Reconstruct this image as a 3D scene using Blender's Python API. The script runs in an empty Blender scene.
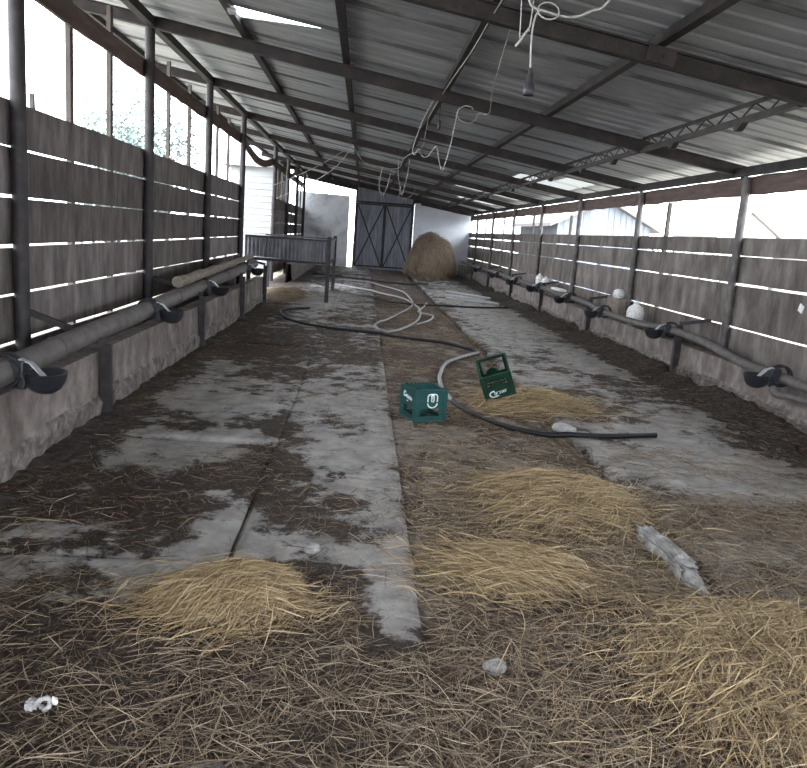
import bpy, bmesh, math, random
import numpy as np
from mathutils import Vector, Matrix, Euler
from math import sin, cos, pi, radians, sqrt, atan2

random.seed(7)
RNG = np.random.default_rng(11)
SC = bpy.context.scene
COL = SC.collection

# ------------------------------------------------------------------ camera
F = 780.0
CAM_H = 1.60
VP = (364.5, 231.0)          # where the shed's long axis vanishes
ROLL = 0.06
yv = Vector((VP[0] - 403.5, -(VP[1] - 384), F)).normalized()
zv = Vector((sin(ROLL), cos(ROLL), 0)); zv -= zv.dot(yv) * yv; zv.normalize()
xv = zv.cross(yv)
if xv.x < 0: xv = -xv
# rows of Rw: world axes seen in (right, up, forward)
right = Vector((xv.x, yv.x, zv.x)); up = Vector((xv.y, yv.y, zv.y)); fwd = Vector((xv.z, yv.z, zv.z))
M = Matrix((right, up, -fwd)).transposed().to_4x4()
M.translation = (0, 0, CAM_H)
cd = bpy.data.cameras.new('camera'); cam = bpy.data.objects.new('camera', cd); COL.objects.link(cam)
cam.matrix_world = M
cd.sensor_width = 36; cd.lens = F * 36 / 807; cd.clip_start = 0.05; cd.clip_end = 400
SC.camera = cam

# ------------------------------------------------------------------ light
w = bpy.data.worlds.new('overcast_sky'); SC.world = w; w.use_nodes = True
nt = w.node_tree; nt.nodes.clear()
wo = nt.nodes.new('ShaderNodeOutputWorld'); bg = nt.nodes.new('ShaderNodeBackground')
bg.inputs['Color'].default_value = (0.875, 0.93, 1.0, 1); bg.inputs['Strength'].default_value = 6.0
nt.links.new(bg.outputs[0], wo.inputs[0])
SC.view_settings.view_transform = 'Standard'; SC.view_settings.look = 'None'
SC.view_settings.gamma = 1; SC.view_settings.use_curve_mapping = False
SC.view_settings.exposure = 0.98
SC.cycles.use_denoising = True
SC.cycles.max_bounces = 8; SC.cycles.diffuse_bounces = 5; SC.cycles.glossy_bounces = 3
SC.cycles.sample_clamp_indirect = 6
SC.render.film_transparent = False

# ------------------------------------------------------------------ materials
def new_mat(name):
    m = bpy.data.materials.new(name); m.use_nodes = True
    t = m.node_tree; b = t.nodes['Principled BSDF']
    return m, t, b
def N(t, kind, **kw):
    n = t.nodes.new(kind)
    for k, v in kw.items(): setattr(n, k, v)
    return n
def ramp(t, stops):
    r = t.nodes.new('ShaderNodeValToRGB'); e = r.color_ramp.elements
    while len(e) < len(stops): e.new(0.5)
    for i, (p, c) in enumerate(stops):
        e[i].position = p; e[i].color = (*c, 1)
    return r
def noise_mat(name, cols, scale=(1, 1, 1), nscale=6, rough=.85, metal=0, bump=.2, bscale=40, island=0., detail=6, spec=.3, dist=0.):
    """colour from noise over world position, tone shifted per loose piece"""
    m, t, b = new_mat(name)
    g = N(t, 'ShaderNodeNewGeometry'); mp = N(t, 'ShaderNodeMapping'); mp.inputs['Scale'].default_value = scale
    t.links.new(g.outputs['Position'], mp.inputs['Vector'])
    nz = N(t, 'ShaderNodeTexNoise'); nz.inputs['Scale'].default_value = nscale; nz.inputs['Detail'].default_value = detail
    nz.inputs['Roughness'].default_value = .65; nz.inputs['Distortion'].default_value = dist
    t.links.new(mp.outputs[0], nz.inputs['Vector'])
    k = len(cols)
    r = ramp(t, [(.3 + .4 * i / max(1, k - 1), c) for i, c in enumerate(cols)])
    if island:
        ma = N(t, 'ShaderNodeMath', operation='MULTIPLY_ADD'); ma.inputs[1].default_value = island; ma.inputs[2].default_value = -island / 2
        t.links.new(g.outputs['Random Per Island'], ma.inputs[0])
        ad = N(t, 'ShaderNodeMath', operation='ADD'); t.links.new(nz.outputs[0], ad.inputs[0]); t.links.new(ma.outputs[0], ad.inputs[1])
        t.links.new(ad.outputs[0], r.inputs[0])
    else: t.links.new(nz.outputs[0], r.inputs[0])
    t.links.new(r.outputs[0], b.inputs['Base Color'])
    b.inputs['Roughness'].default_value = rough; b.inputs['Metallic'].default_value = metal
    b.inputs['Specular IOR Level'].default_value = spec
    if bump:
        n2 = N(t, 'ShaderNodeTexNoise'); n2.inputs['Scale'].default_value = bscale; n2.inputs['Detail'].default_value = 5
        t.links.new(mp.outputs[0], n2.inputs['Vector'])
        bp = N(t, 'ShaderNodeBump'); bp.inputs['Strength'].default_value = bump; bp.inputs['Distance'].default_value = .02
        t.links.new(n2.outputs[0], bp.inputs['Height']); t.links.new(bp.outputs[0], b.inputs['Normal'])
    return m
def flat_mat(name, c, rough=.6, metal=0, spec=.4):
    m, t, b = new_mat(name); b.inputs['Base Color'].default_value = (*c, 1)
    nz = N(t, 'ShaderNodeTexNoise'); nz.inputs['Scale'].default_value = 25
    r = ramp(t, [(.35, tuple(x * .82 for x in c)), (.65, tuple(min(1, x * 1.1) for x in c))])
    g = N(t, 'ShaderNodeNewGeometry'); t.links.new(g.outputs['Position'], nz.inputs['Vector'])
    t.links.new(nz.outputs[0], r.inputs[0]); t.links.new(r.outputs[0], b.inputs['Base Color'])
    b.inputs['Roughness'].default_value = rough; b.inputs['Metallic'].default_value = metal
    b.inputs['Specular IOR Level'].default_value = spec
    return m
def island_mat(name, cols, rough=.7, spec=.2, transl=0.):
    m, t, b = new_mat(name); g = N(t, 'ShaderNodeNewGeometry')
    k = len(cols); r = ramp(t, [(i / (k - 1), c) for i, c in enumerate(cols)])
    t.links.new(g.outputs['Random Per Island'], r.inputs[0]); t.links.new(r.outputs[0], b.inputs['Base Color'])
    b.inputs['Roughness'].default_value = rough; b.inputs['Specular IOR Level'].default_value = spec
    return m

def floor_mat(name, cols, dirt_cols, wet=True, attr='dirt', fine=.85):
    """concrete with crusted dirt; 'dirt' is a map of stains and gutter shade stored on the mesh"""
    m, t, b = new_mat(name)
    g = N(t, 'ShaderNodeNewGeometry')
    def nz(scale, det=7, rough=.65, sc=None):
        n = N(t, 'ShaderNodeTexNoise'); n.inputs['Scale'].default_value = scale; n.inputs['Detail'].default_value = det
        n.inputs['Roughness'].default_value = rough
        if sc:
            mp = N(t, 'ShaderNodeMapping'); mp.inputs['Scale'].default_value = sc
            t.links.new(g.outputs['Position'], mp.inputs['Vector']); t.links.new(mp.outputs[0], n.inputs['Vector'])
        else: t.links.new(g.outputs['Position'], n.inputs['Vector'])
        return n
    n1 = nz(5); n2 = nz(7, 10, .8); n3 = nz(60, 4)
    c1 = ramp(t, [(.32, cols[0]), (.5, cols[1]), (.68, cols[2])]); t.links.new(n1.outputs[0], c1.inputs[0])
    c2 = ramp(t, [(.3, dirt_cols[0]), (.5, dirt_cols[1]), (.72, dirt_cols[2])]); t.links.new(n3.outputs[0], c2.inputs[0])
    at = N(t, 'ShaderNodeAttribute', attribute_name=attr)
    a1 = N(t, 'ShaderNodeMath', operation='MULTIPLY_ADD'); a1.inputs[1].default_value = fine * 2; a1.inputs[2].default_value = -fine
    t.links.new(n2.outputs[0], a1.inputs[0])
    a2 = N(t, 'ShaderNodeMath', operation='ADD'); t.links.new(a1.outputs[0], a2.inputs[0]); t.links.new(at.outputs['Fac'], a2.inputs[1])
    mr = N(t, 'ShaderNodeMapRange', interpolation_type='SMOOTHSTEP'); mr.inputs['From Min'].default_value = .38; mr.inputs['From Max'].default_value = .62
    t.links.new(a2.outputs[0], mr.inputs['Value'])
    mx = N(t, 'ShaderNodeMix', data_type='RGBA'); t.links.new(mr.outputs[0], mx.inputs['Factor'])
    t.links.new(c1.outputs[0], mx.inputs['A']); t.links.new(c2.outputs[0], mx.inputs['B'])
    t.links.new(mx.outputs['Result'], b.inputs['Base Color'])
    b.inputs['Roughness'].default_value = .8; b.inputs['Specular IOR Level'].default_value = .25
    hh = N(t, 'ShaderNodeMath', operation='MULTIPLY_ADD'); hh.inputs[1].default_value = .55
    t.links.new(mr.outputs[0], hh.inputs[0]); t.links.new(n3.outputs[0], hh.inputs[2])
    bp = N(t, 'ShaderNodeBump'); bp.inputs['Strength'].default_value = .6; bp.inputs['Distance'].default_value = .02
    t.links.new(hh.outputs[0], bp.inputs['Height']); t.links.new(bp.outputs[0], b.inputs['Normal'])
    return m

MT = {}
MT['slab'] = floor_mat('slab_concrete', [(.18, .170, .165), (.28, .265, .255), (.385, .365, .352)], [(.016, .0115, .0095), (.036, .026, .021), (.078, .057, .044)])
MT['ground'] = floor_mat('packed_dirt', [(.15, .130, .115), (.20, .175, .155), (.27, .245, .22)], [(.026, .018, .014), (.066, .046, .036), (.130, .094, .072)])
MT['outside'] = noise_mat('yard_ground', [(.20, .18, .13), (.30, .27, .21), (.36, .34, .30)], nscale=.8, bump=0)
MT['board'] = noise_mat('weathered_boards', [(.062, .050, .047), (.135, .115, .109), (.25, .222, .212)], scale=(1, 1.7, .5), nscale=3.0, bump=.3, bscale=30, island=.25, detail=9)
MT['boardr'] = noise_mat('grey_boards', [(.07, .057, .051), (.155, .134, .122), (.27, .245, .228)], scale=(1, 1.3, .6), nscale=2.6, bump=.3, bscale=30, island=.16, detail=8)
MT['rail'] = noise_mat('brown_plank', [(.07, .048, .042), (.108, .076, .067), (.15, .11, .098)], scale=(1, .4, 3), nscale=5, bump=.2, island=.2)
MT['batten'] = noise_mat('batten_wood', [(.075, .065, .06), (.12, .105, .095)], scale=(2, 2, .4), nscale=8, bump=.2, island=.3)
MT['steel'] = noise_mat('dark_rusty_steel', [(.012, .010, .012), (.022, .018, .020), (.045, .036, .034)], nscale=9, rough=.6, bump=.15, spec=.4)
MT['postr'] = noise_mat('worn_steel_post', [(.04, .035, .036), (.075, .066, .064), (.15, .135, .13)], scale=(1, 1, .6), nscale=9, rough=.5, bump=.15, spec=.5)
MT['rafter'] = noise_mat('rafter_steel', [(.016, .013, .014), (.028, .023, .023), (.055, .042, .039)], nscale=6, rough=.65, bump=.2)
MT['rust'] = noise_mat('red_rust', [(.035, .022, .02), (.08, .04, .032), (.06, .045, .04)], nscale=14, rough=.85, bump=.3)
MT['pipe'] = noise_mat('dusty_pipe', [(.075, .066, .062), (.11, .098, .093), (.16, .145, .137)], nscale=10, rough=.6, bump=.1, spec=.4)
MT['polewood'] = noise_mat('pole_bark', [(.14, .115, .095), (.22, .185, .155), (.30, .26, .22)], scale=(3, .6, 3), nscale=8, bump=.5, bscale=25)
MT['kerb'] = noise_mat('stained_kerb_concrete', [(.075, .058, .05), (.17, .142, .128), (.30, .268, .248)], scale=(1, 1, .7), nscale=4.2, bump=.5, bscale=22, detail=9)
MT['rough'] = noise_mat('rough_footing', [(.055, .046, .041), (.14, .122, .11), (.28, .255, .238)], nscale=9, bump=.9, bscale=18, detail=9)
MT['roof'] = None
MT['iron'] = flat_mat('black_cast_iron', (.018, .02, .026), rough=.4, spec=.5)
MT['galv'] = flat_mat('galvanised_tongue', (.62, .64, .66), rough=.35, metal=.6)
MT['trough'] = noise_mat('painted_sheet_steel', [(.08, .082, .095), (.13, .133, .15), (.19, .195, .21)], scale=(1, 1, .4), nscale=6, rough=.5, bump=.05)
MT['door'] = noise_mat('bluegrey_corrugated', [(.15, .16, .195), (.23, .24, .285), (.31, .32, .36)], scale=(1, 1, .3), nscale=4, rough=.5, bump=.05)
MT['endwall'] = noise_mat('haze_mottled_render', [(.34, .34, .36), (.70, .715, .75), (.88, .89, .91)], scale=(.8, 1, .8), nscale=1.3, bump=.2, bscale=14, detail=9, dist=.4)  # pale blotches put far-end haze and reflected light into the wall colour
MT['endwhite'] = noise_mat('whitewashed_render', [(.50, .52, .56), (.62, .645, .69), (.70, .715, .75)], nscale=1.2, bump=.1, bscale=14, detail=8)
MT['crate'] = flat_mat('green_crate_plastic', (.010, .062, .060), rough=.42, spec=.45)
MT['crate2'] = flat_mat('darkgreen_crate_plastic', (.008, .042, .028), rough=.42, spec=.45)
MT['print'] = flat_mat('white_print', (.72, .80, .80), rough=.6)
MT['hose'] = flat_mat('black_rubber_hose', (.010, .010, .013), rough=.5, spec=.3)
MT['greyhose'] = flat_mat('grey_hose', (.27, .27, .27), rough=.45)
MT['stone'] = noise_mat('pale_stone', [(.26, .255, .25), (.36, .355, .35), (.46, .455, .45)], nscale=12, bump=.6, bscale=30)
MT['chunk'] = noise_mat('dirty_concrete', [(.10, .095, .09), (.27, .26, .25), (.46, .45, .44)], nscale=9, bump=.7, bscale=25, detail=9)
MT['cable'] = flat_mat('dusty_white_cable', (.38, .37, .355), rough=.6)
MT['greycable'] = flat_mat('grey_cable', (.20, .195, .19), rough=.6)
MT['socket'] = flat_mat('black_bakelite', (.03, .03, .034), rough=.45)
MT['plastic'] = flat_mat('white_plastic', (.78, .78, .76), rough=.5)
MT['straw'] = island_mat('fresh_straw', [(.16, .105, .055), (.37, .27, .15), (.26, .18, .10), (.54, .425, .26), (.43, .325, .19)])
MT['oldstraw'] = island_mat('old_straw', [(.065, .046, .032), (.20, .152, .108), (.12, .088, .062), (.35, .28, .20), (.17, .128, .09), (.43, .355, .255)])
MT['haystraw'] = island_mat('hay', [(.17, .125, .09), (.34, .265, .20), (.25, .19, .14), (.46, .37, .28)])
MT['brownstraw'] = island_mat('trampled_straw', [(.045, .030, .022), (.13, .09, .062), (.08, .055, .040), (.24, .175, .125)])
MT['mound'] = noise_mat('straw_mat', [(.075, .052, .030), (.15, .11, .062), (.22, .165, .095)], nscale=30, bump=.6, bscale=60)
MT['manure'] = noise_mat('dry_manure', [(.018, .014, .012), (.038, .030, .025), (.085, .070, .059)], nscale=14, bump=.9, bscale=30)
MT['bark'] = noise_mat('bark', [(.10, .095, .09), (.15, .14, .135)], nscale=5, bump=.3)
MT['leaf'] = island_mat('pale_foliage', [(.12, .165, .15), (.20, .25, .235), (.16, .20, .19)])
MT['siding'] = noise_mat('white_siding', [(.32, .33, .34), (.40, .41, .42)], nscale=2, bump=0)
MT['barn'] = noise_mat('pale_plank', [(.17, .19, .225), (.24, .265, .30), (.30, .325, .36)], scale=(3, 3, .3), nscale=4, bump=.2, island=.4)
MT['tile'] = noise_mat('roof_tile', [(.20, .185, .18), (.28, .26, .25)], nscale=3, bump=.3)
MT['render'] = noise_mat('house_render', [(.5, .48, .46), (.6, .58, .56)], nscale=2, bump=0)

def roof_material():
    m, t, b = new_mat('galvanised_sheet')
    g = N(t, 'ShaderNodeNewGeometry'); mp = N(t, 'ShaderNodeMapping'); mp.inputs['Scale'].default_value = (.5, 2.5, 1)
    t.links.new(g.outputs['Position'], mp.inputs['Vector'])
    nz = N(t, 'ShaderNodeTexNoise'); nz.inputs['Scale'].default_value = 2.2; nz.inputs['Detail'].default_value = 8; nz.inputs['Roughness'].default_value = .7
    t.links.new(mp.outputs[0], nz.inputs['Vector'])
    ma = N(t, 'ShaderNodeMath', operation='MULTIPLY_ADD'); ma.inputs[1].default_value = .18; ma.inputs[2].default_value = -.09
    t.links.new(g.outputs['Random Per Island'], ma.inputs[0])
    ad = N(t, 'ShaderNodeMath', operation='ADD'); t.links.new(nz.outputs[0], ad.inputs[0]); t.links.new(ma.outputs[0], ad.inputs[1])
    r = ramp(t, [(.28, (.15, .14, .14)), (.42, (.32, .335, .365)), (.60, (.42, .44, .47)), (.75, (.50, .515, .54))])
    t.links.new(ad.outputs[0], r.inputs[0])
    sp = N(t, 'ShaderNodeSeparateXYZ'); t.links.new(g.outputs['Position'], sp.inputs[0])
    ph = N(t, 'ShaderNodeMath', operation='MULTIPLY_ADD'); ph.inputs[1].default_value = 1 / 1.158; ph.inputs[2].default_value = 3.03 / 1.158 + 10.5
    t.links.new(sp.outputs['Y'], ph.inputs[0])
    fr = N(t, 'ShaderNodeMath', operation='FRACT'); t.links.new(ph.outputs[0], fr.inputs[0])
    di = N(t, 'ShaderNodeMath', operation='SUBTRACT'); di.inputs[1].default_value = .5; t.links.new(fr.outputs[0], di.inputs[0])
    ab = N(t, 'ShaderNodeMath', operation='ABSOLUTE'); t.links.new(di.outputs[0], ab.inputs[0])
    n3 = N(t, 'ShaderNodeTexNoise'); n3.inputs['Scale'].default_value = 1.6; n3.inputs['Detail'].default_value = 6; t.links.new(g.outputs['Position'], n3.inputs['Vector'])
    wd = N(t, 'ShaderNodeMath', operation='MULTIPLY_ADD'); wd.inputs[1].default_value = -.16; t.links.new(n3.outputs[0], wd.inputs[0]); t.links.new(ab.outputs[0], wd.inputs[2])
    mr = N(t, 'ShaderNodeMapRange', interpolation_type='SMOOTHSTEP'); mr.inputs['From Min'].default_value = -.075; mr.inputs['From Max'].default_value = -.035
    mr.inputs['To Min'].default_value = .34; mr.inputs['To Max'].default_value = 1.0; t.links.new(wd.outputs[0], mr.inputs['Value'])
    ml = N(t, 'ShaderNodeMix', data_type='RGBA', blend_type='MULTIPLY'); ml.inputs['Factor'].default_value = 1
    t.links.new(r.outputs[0], ml.inputs['A']); t.links.new(mr.outputs[0], ml.inputs['B'])
    t.links.new(ml.outputs['Result'], b.inputs['Base Color'])
    b.inputs['Roughness'].default_value = .5; b.inputs['Metallic'].default_value = .25
    return m
MT['roof'] = roof_material()
def translucent(name, c, f):
    m, t, b = new_mat(name)
    out = t.nodes['Material Output']
    tr = N(t, 'ShaderNodeBsdfTranslucent'); tr.inputs['Color'].default_value = (*c, 1)
    mx = N(t, 'ShaderNodeMixShader'); mx.inputs[0].default_value = f
    b.inputs['Base Color'].default_value = (*c, 1)
    t.links.new(b.outputs[0], mx.inputs[1]); t.links.new(tr.outputs[0], mx.inputs[2]); t.links.new(mx.outputs[0], out.inputs['Surface'])
    return m
MT['fibre'] = translucent('translucent_fibreglass', (.42, .42, .40), .16)

# ------------------------------------------------------------------ mesh helpers
class MB:
    def __init__(s): s.v = []; s.f = []; s.sm = []
    def add(s, vs, fs, smooth=False):
        o = len(s.v); s.v += [tuple(p) for p in vs]
        for f in fs: s.f.append([i + o for i in f]); s.sm.append(smooth)
        return s
    def box(s, c, size, rot=None, jit=0.):
        hx, hy, hz = size[0] / 2, size[1] / 2, size[2] / 2
        vs = [Vector((x * hx, y * hy, z * hz)) for x in (-1, 1) for y in (-1, 1) for z in (-1, 1)]
        if jit: vs = [p + Vector([random.uniform(-jit, jit) for _ in range(3)]) for p in vs]
        if rot is not None: vs = [rot @ p for p in vs]
        vs = [p + Vector(c) for p in vs]
        return s.add(vs, [(0, 1, 3, 2), (4, 6, 7, 5), (0, 4, 5, 1), (2, 3, 7, 6), (0, 2, 6, 4), (1, 5, 7, 3)])
    def bar(s, p, q, wd, ht, upv=(0, 0, 1)):
        p, q = Vector(p), Vector(q); d = (q - p).normalized(); u = Vector(upv)
        sd = d.cross(u)
        if sd.length < 1e-4: sd = d.cross(Vector((1, 0, 0)))
        sd.normalize(); u = sd.cross(d).normalized()
        vs = []
        for e in (p, q):
            for a, b in ((-1, -1), (1, -1), (1, 1), (-1, 1)): vs.append(e + sd * a * wd / 2 + u * b * ht / 2)
        return s.add(vs, [(0, 1, 2, 3), (7, 6, 5, 4), (0, 4, 5, 1), (1, 5, 6, 2), (2, 6, 7, 3), (3, 7, 4, 0)])
    def tube(s, pts, r, n=8, caps=True, close=False):
        pts = [Vector(p) for p in pts]; k = len(pts); rs = r if isinstance(r, (list, tuple)) else [r] * k
        ref = None; vs = []
        for i, p in enumerate(pts):
            a = pts[max(i - 1, 0)]; b = pts[min(i + 1, k - 1)]; d = (b - a)
            if d.length < 1e-9: d = Vector((0, 0, 1))
            d.normalize()
            if ref is None:
                ref = Vector((0, 0, 1)) if abs(d.z) < .9 else Vector((1, 0, 0))
            ref = (ref - d * ref.dot(d)); ref.normalize(); o = d.cross(ref)
            for j in range(n):
                t = 2 * pi * j / n; vs.append(p + (ref * cos(t) + o * sin(t)) * rs[i])
        fs = [(i * n + j, i * n + (j + 1) % n, (i + 1) * n + (j + 1) % n, (i + 1) * n + j) for i in range(k - 1) for j in range(n)]
        s.add(vs, fs, True)
        if caps: s.add(vs[:n], [list(range(n))[::-1]]); s.add(vs[-n:], [list(range(n))])
        return s
    def lathe(s, prof, c=(0, 0, 0), n=20, sx=1, sy=1):
        vs = [(c[0] + r * cos(2 * pi * j / n) * sx, c[1] + r * sin(2 * pi * j / n) * sy, c[2] + z) for r, z in prof for j in range(n)]
        fs = [(i * n + j, i * n + (j + 1) % n, (i + 1) * n + (j + 1) % n, (i + 1) * n + j) for i in range(len(prof) - 1) for j in range(n)]
        return s.add(vs, fs, True)
    def build(s, name, mat, parent=None, local=False, origin=None, bevel=0):
        me = bpy.data.meshes.new(name)
        vs = s.v
        if parent is not None and not local:
            L = parent['_o']; vs = [(a - L[0], b - L[1], c - L[2]) for a, b, c in vs]
        o = bpy.data.objects.new(name, me); COL.objects.link(o)
        if parent is None and not local:
            if origin is None:
                A = np.array(vs); origin = ((A[:, 0].min() + A[:, 0].max()) / 2, (A[:, 1].min() + A[:, 1].max()) / 2, A[:, 2].min())
            vs = [(a - origin[0], b - origin[1], c - origin[2]) for a, b, c in vs]; o.location = origin
        me.from_pydata(vs, [], s.f); me.polygons.foreach_set('use_smooth', s.sm)
        me.materials.append(mat); me.update()
        bm = bmesh.new(); bm.from_mesh(me); bmesh.ops.recalc_face_normals(bm, faces=bm.faces); bm.to_mesh(me); bm.free()
        o.parent = parent
        if bevel:
            b = o.modifiers.new('bevel', 'BEVEL'); b.width = bevel; b.segments = 2; b.limit_method = 'ANGLE'
        return o
def np_mesh(name, V, Fq, mat, smooth=False, attr=None, parent=None, loc=None):
    """fast mesh from arrays of vertices and quads"""
    me = bpy.data.meshes.new(name); V = np.asarray(V, dtype=np.float32)
    if loc is not None: V = V - np.asarray(loc, dtype=np.float32)
    Fq = np.asarray(Fq, dtype=np.int32); k = Fq.shape[1]
    me.vertices.add(len(V)); me.vertices.foreach_set('co', V.ravel())
    me.loops.add(Fq.size); me.loops.foreach_set('vertex_index', Fq.ravel())
    me.polygons.add(len(Fq)); me.polygons.foreach_set('loop_start', np.arange(0, Fq.size, k, dtype=np.int32))
    me.polygons.foreach_set('use_smooth', np.full(len(Fq), smooth))
    me.update(calc_edges=True)
    if attr is not None:
        a = me.attributes.new('dirt', 'FLOAT', 'POINT'); a.data.foreach_set('value', np.asarray(attr, dtype=np.float32))
    me.materials.append(mat)
    o = bpy.data.objects.new(name, me); COL.objects.link(o)
    if loc is not None: o.location = loc
    o.parent = parent
    return o
def tag(o, label=None, cat=None, group=None, kind=None):
    if label: o['label'] = label
    if cat: o['category'] = cat
    if group: o['group'] = group
    if kind: o['kind'] = kind
    return o
def thing(name, label, cat, loc, group=None, kind=None):
    o = bpy.data.objects.new(name, None); COL.objects.link(o); o.location = loc; o.empty_display_size = .1
    o['_o'] = tuple(loc); return tag(o, label, cat, group, kind)
def dup(root, loc, rotz=None):
    r = root.copy(); COL.objects.link(r); r.location = loc
    if rotz is not None: r.rotation_euler = (0, 0, rotz)
    for ch in list(root.children):
        c = ch.copy(); COL.objects.link(c); c.parent = r
        for g in ch.children:
            d = g.copy(); COL.objects.link(d); d.parent = c
    return r
def smooth_path(pts, per=8):
    P = [Vector(p) for p in pts]; out = []
    for i in range(len(P) - 1):
        a = P[max(i - 1, 0)]; b = P[i]; c = P[i + 1]; d = P[min(i + 2, len(P) - 1)]
        for k in range(per):
            t = k / per
            out.append(.5 * ((2 * b) + (c - a) * t + (2 * a - 5 * b + 4 * c - d) * t * t + (3 * b - a - 3 * c + d) * t ** 3))
    out.append(P[-1]); return out
ORD = ['nearest', 'second', 'third', 'fourth', 'fifth', 'sixth', 'seventh', 'eighth', 'ninth', 'tenth']

# value noise for numpy
def vnoise(x, y, seed=0):
    x = np.asarray(x, float); y = np.asarray(y, float)
    xi = np.floor(x).astype(np.int64); yi = np.floor(y).astype(np.int64); xf = x - xi; yf = y - yi
    def h(a, b):
        n = (a * 374761393 + b * 668265263 + seed * 1442695041) & 0x7fffffff
        n = ((n ^ (n >> 13)) * 1274126177) & 0x7fffffff
        return ((n ^ (n >> 16)) & 0xffff) / 65535.
    u = xf * xf * (3 - 2 * xf); v = yf * yf * (3 - 2 * yf)
    return (h(xi, yi) * (1 - u) + h(xi + 1, yi) * u) * (1 - v) + (h(xi, yi + 1) * (1 - u) + h(xi + 1, yi + 1) * u) * v
def fbm(x, y, s=1., o=5, seed=0, g=.55):
    r = 0; a = 1; t = 0
    for i in range(o):
        r = r + a * vnoise(np.asarray(x) * s, np.asarray(y) * s, seed + i * 17); t += a; a *= g; s *= 2.03
    return r / t

# ------------------------------------------------------------------ layout (metres)
XL, XR = -2.65, 4.60                 # plank walls
YB, YE = -4.0, 35.0                  # shed from behind the camera to the end wall
RP = lambda x: 3.44 - .15862 * x   # top of the rafters
KL, KR = -2.05, 4.25                 # kerb faces
POSTL = [2.65, 6.17, 9.74, 13.3, 16.9, 22.8, 26.6, 30.2, 33.6]
POSTR = [5.85, 9.5, 13.15, 16.85, 20.5, 24.3, 28.3, 32.2]
RAFT = [-1.1, 2.5, 6.12, 9.72, 13.35, 17.05, 20.7, 24.4, 28.1, 31.8]
SLAB_E = .335                        # edge of the left slabs
GUT = (1.76, 1.90)                   # gutter line between middle lane and right slabs

CLEAN = [(-1.22, 6.53, .52, .58, -1), (-1.56, 7.14, .26, .34, -.8), (-1.54, 5.1, .37, .31, -.8), (-.68, 3.93, .16, .44, -1), (-.18, 3.75, .3, .23, -1), (.1, 6.06, .32, .69, -.9), (-.09, 7.42, .38, .65, -.8), (.25, 3.25, .13, .52, -2.6), (-1.5, 3.85, .28, .2, -1.1), (-1.0, 3.5, .3, .12, -.7), (-.1, 4.75, .3, .12, -.6), (-1.3, 5.68, .5, .16, -.9), (-1.0, 7.9, .5, .2, -.6), (-.1, 9.0, .3, .4, -.6), (-1.0, 9.1, .4, .15, -.6), (-.16, 5.57, .36, .32, -.6), (-1.59, 8.77, .42, .38, -.6), (-.28, 4.37, .34, .48, 1), (-1.11, 4.25, .27, .31, .9), (-1.56, 4.11, .3, .52, 1), (-1.07, 4.92, .5, .21, .7), (-.63, 5.0, .26, .31, .9), (-1.93, 6.43, .38, .48, .7), (-.53, 6.41, .24, 1.06, .5), (-.88, 10.2, .76, 2.2, .6), (-.41, 11.38, .86, 2.76, .5), (-1.58, 11.95, .71, 2.12, .4), (-1.43, 9.56, .46, .52, .6), (-1.17, 6.09, .52, .15, .6), (-.69, 17.92, .78, 4.9, -.7), (-1.19, 13.54, .4, 1.18, -.4), (.23, 2.73, .1, .28, .2), (-.02, 3.4, .42, .16, .4), (-1.29, 3.72, .19, .24, .2),
         (2.99, 14.31, .84, 3.51, -1), (3.55, 10.64, .64, 1.14, -1), (2.64, 8.51, .31, .49, -.6), (3.42, 7.36, .68, .66, -.8), (2.76, 5.47, .5, .67, -.9), (3.11, 5.41, .42, .53, -.5), (2.62, 6.44, .48, .73, -.7), (2.91, 20.68, .75, 5.45, -.8), (2.63, 8.08, .48, .84, .6), (2.88, 10.82, .48, 2.0, .6), (3.88, 8.7, .68, .77, .8), (2.76, 7.2, .38, .45, .4), (3.68, 6.66, .31, .31, .8), (.99, 5.8, .48, .35, -.6), (.74, 6.36, .26, .28, -.7)]
def dirt(x, y):
    d = fbm(x, y * .75, 1.7, 5, 3) * .62 + fbm(x, y * 1.1, 5.2, 5, 13) * .85 - .27
    for cx, cy, ax, ay, v in CLEAN:
        r = ((x - cx) / ax) ** 2 + ((y - cy) / ay) ** 2
        d = d + .30 * v * np.exp(-r * .9)
    d = d + .55 * np.clip((-1.55 - x) / .4, 0, 1) + .55 * np.clip((x - 3.6) / .4, 0, 1)
    d = d + .6 * ((x > GUT[0] - .03) & (x < GUT[1])) + .16 * ((x > SLAB_E) & (x < 1.9)) + .10 * np.clip((y - 9) / 6, 0, 1)  # first term paints the gutter's depth shade into the dirt map
    d = d + .5 * np.clip((3.25 - y + .25 * (fbm(x, y, 1.2, 3, 8) - .5)) / .5, 0, 1)
    return d
def base_z(x, y):
    """height of the hard floor"""
    x = np.asarray(x, float); y = np.asarray(y, float)
    return np.where(x < SLAB_E, 0., np.where(x < GUT[0], -.035, np.where(x < GUT[1], -.13, -.01))) + 0 * y

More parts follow.
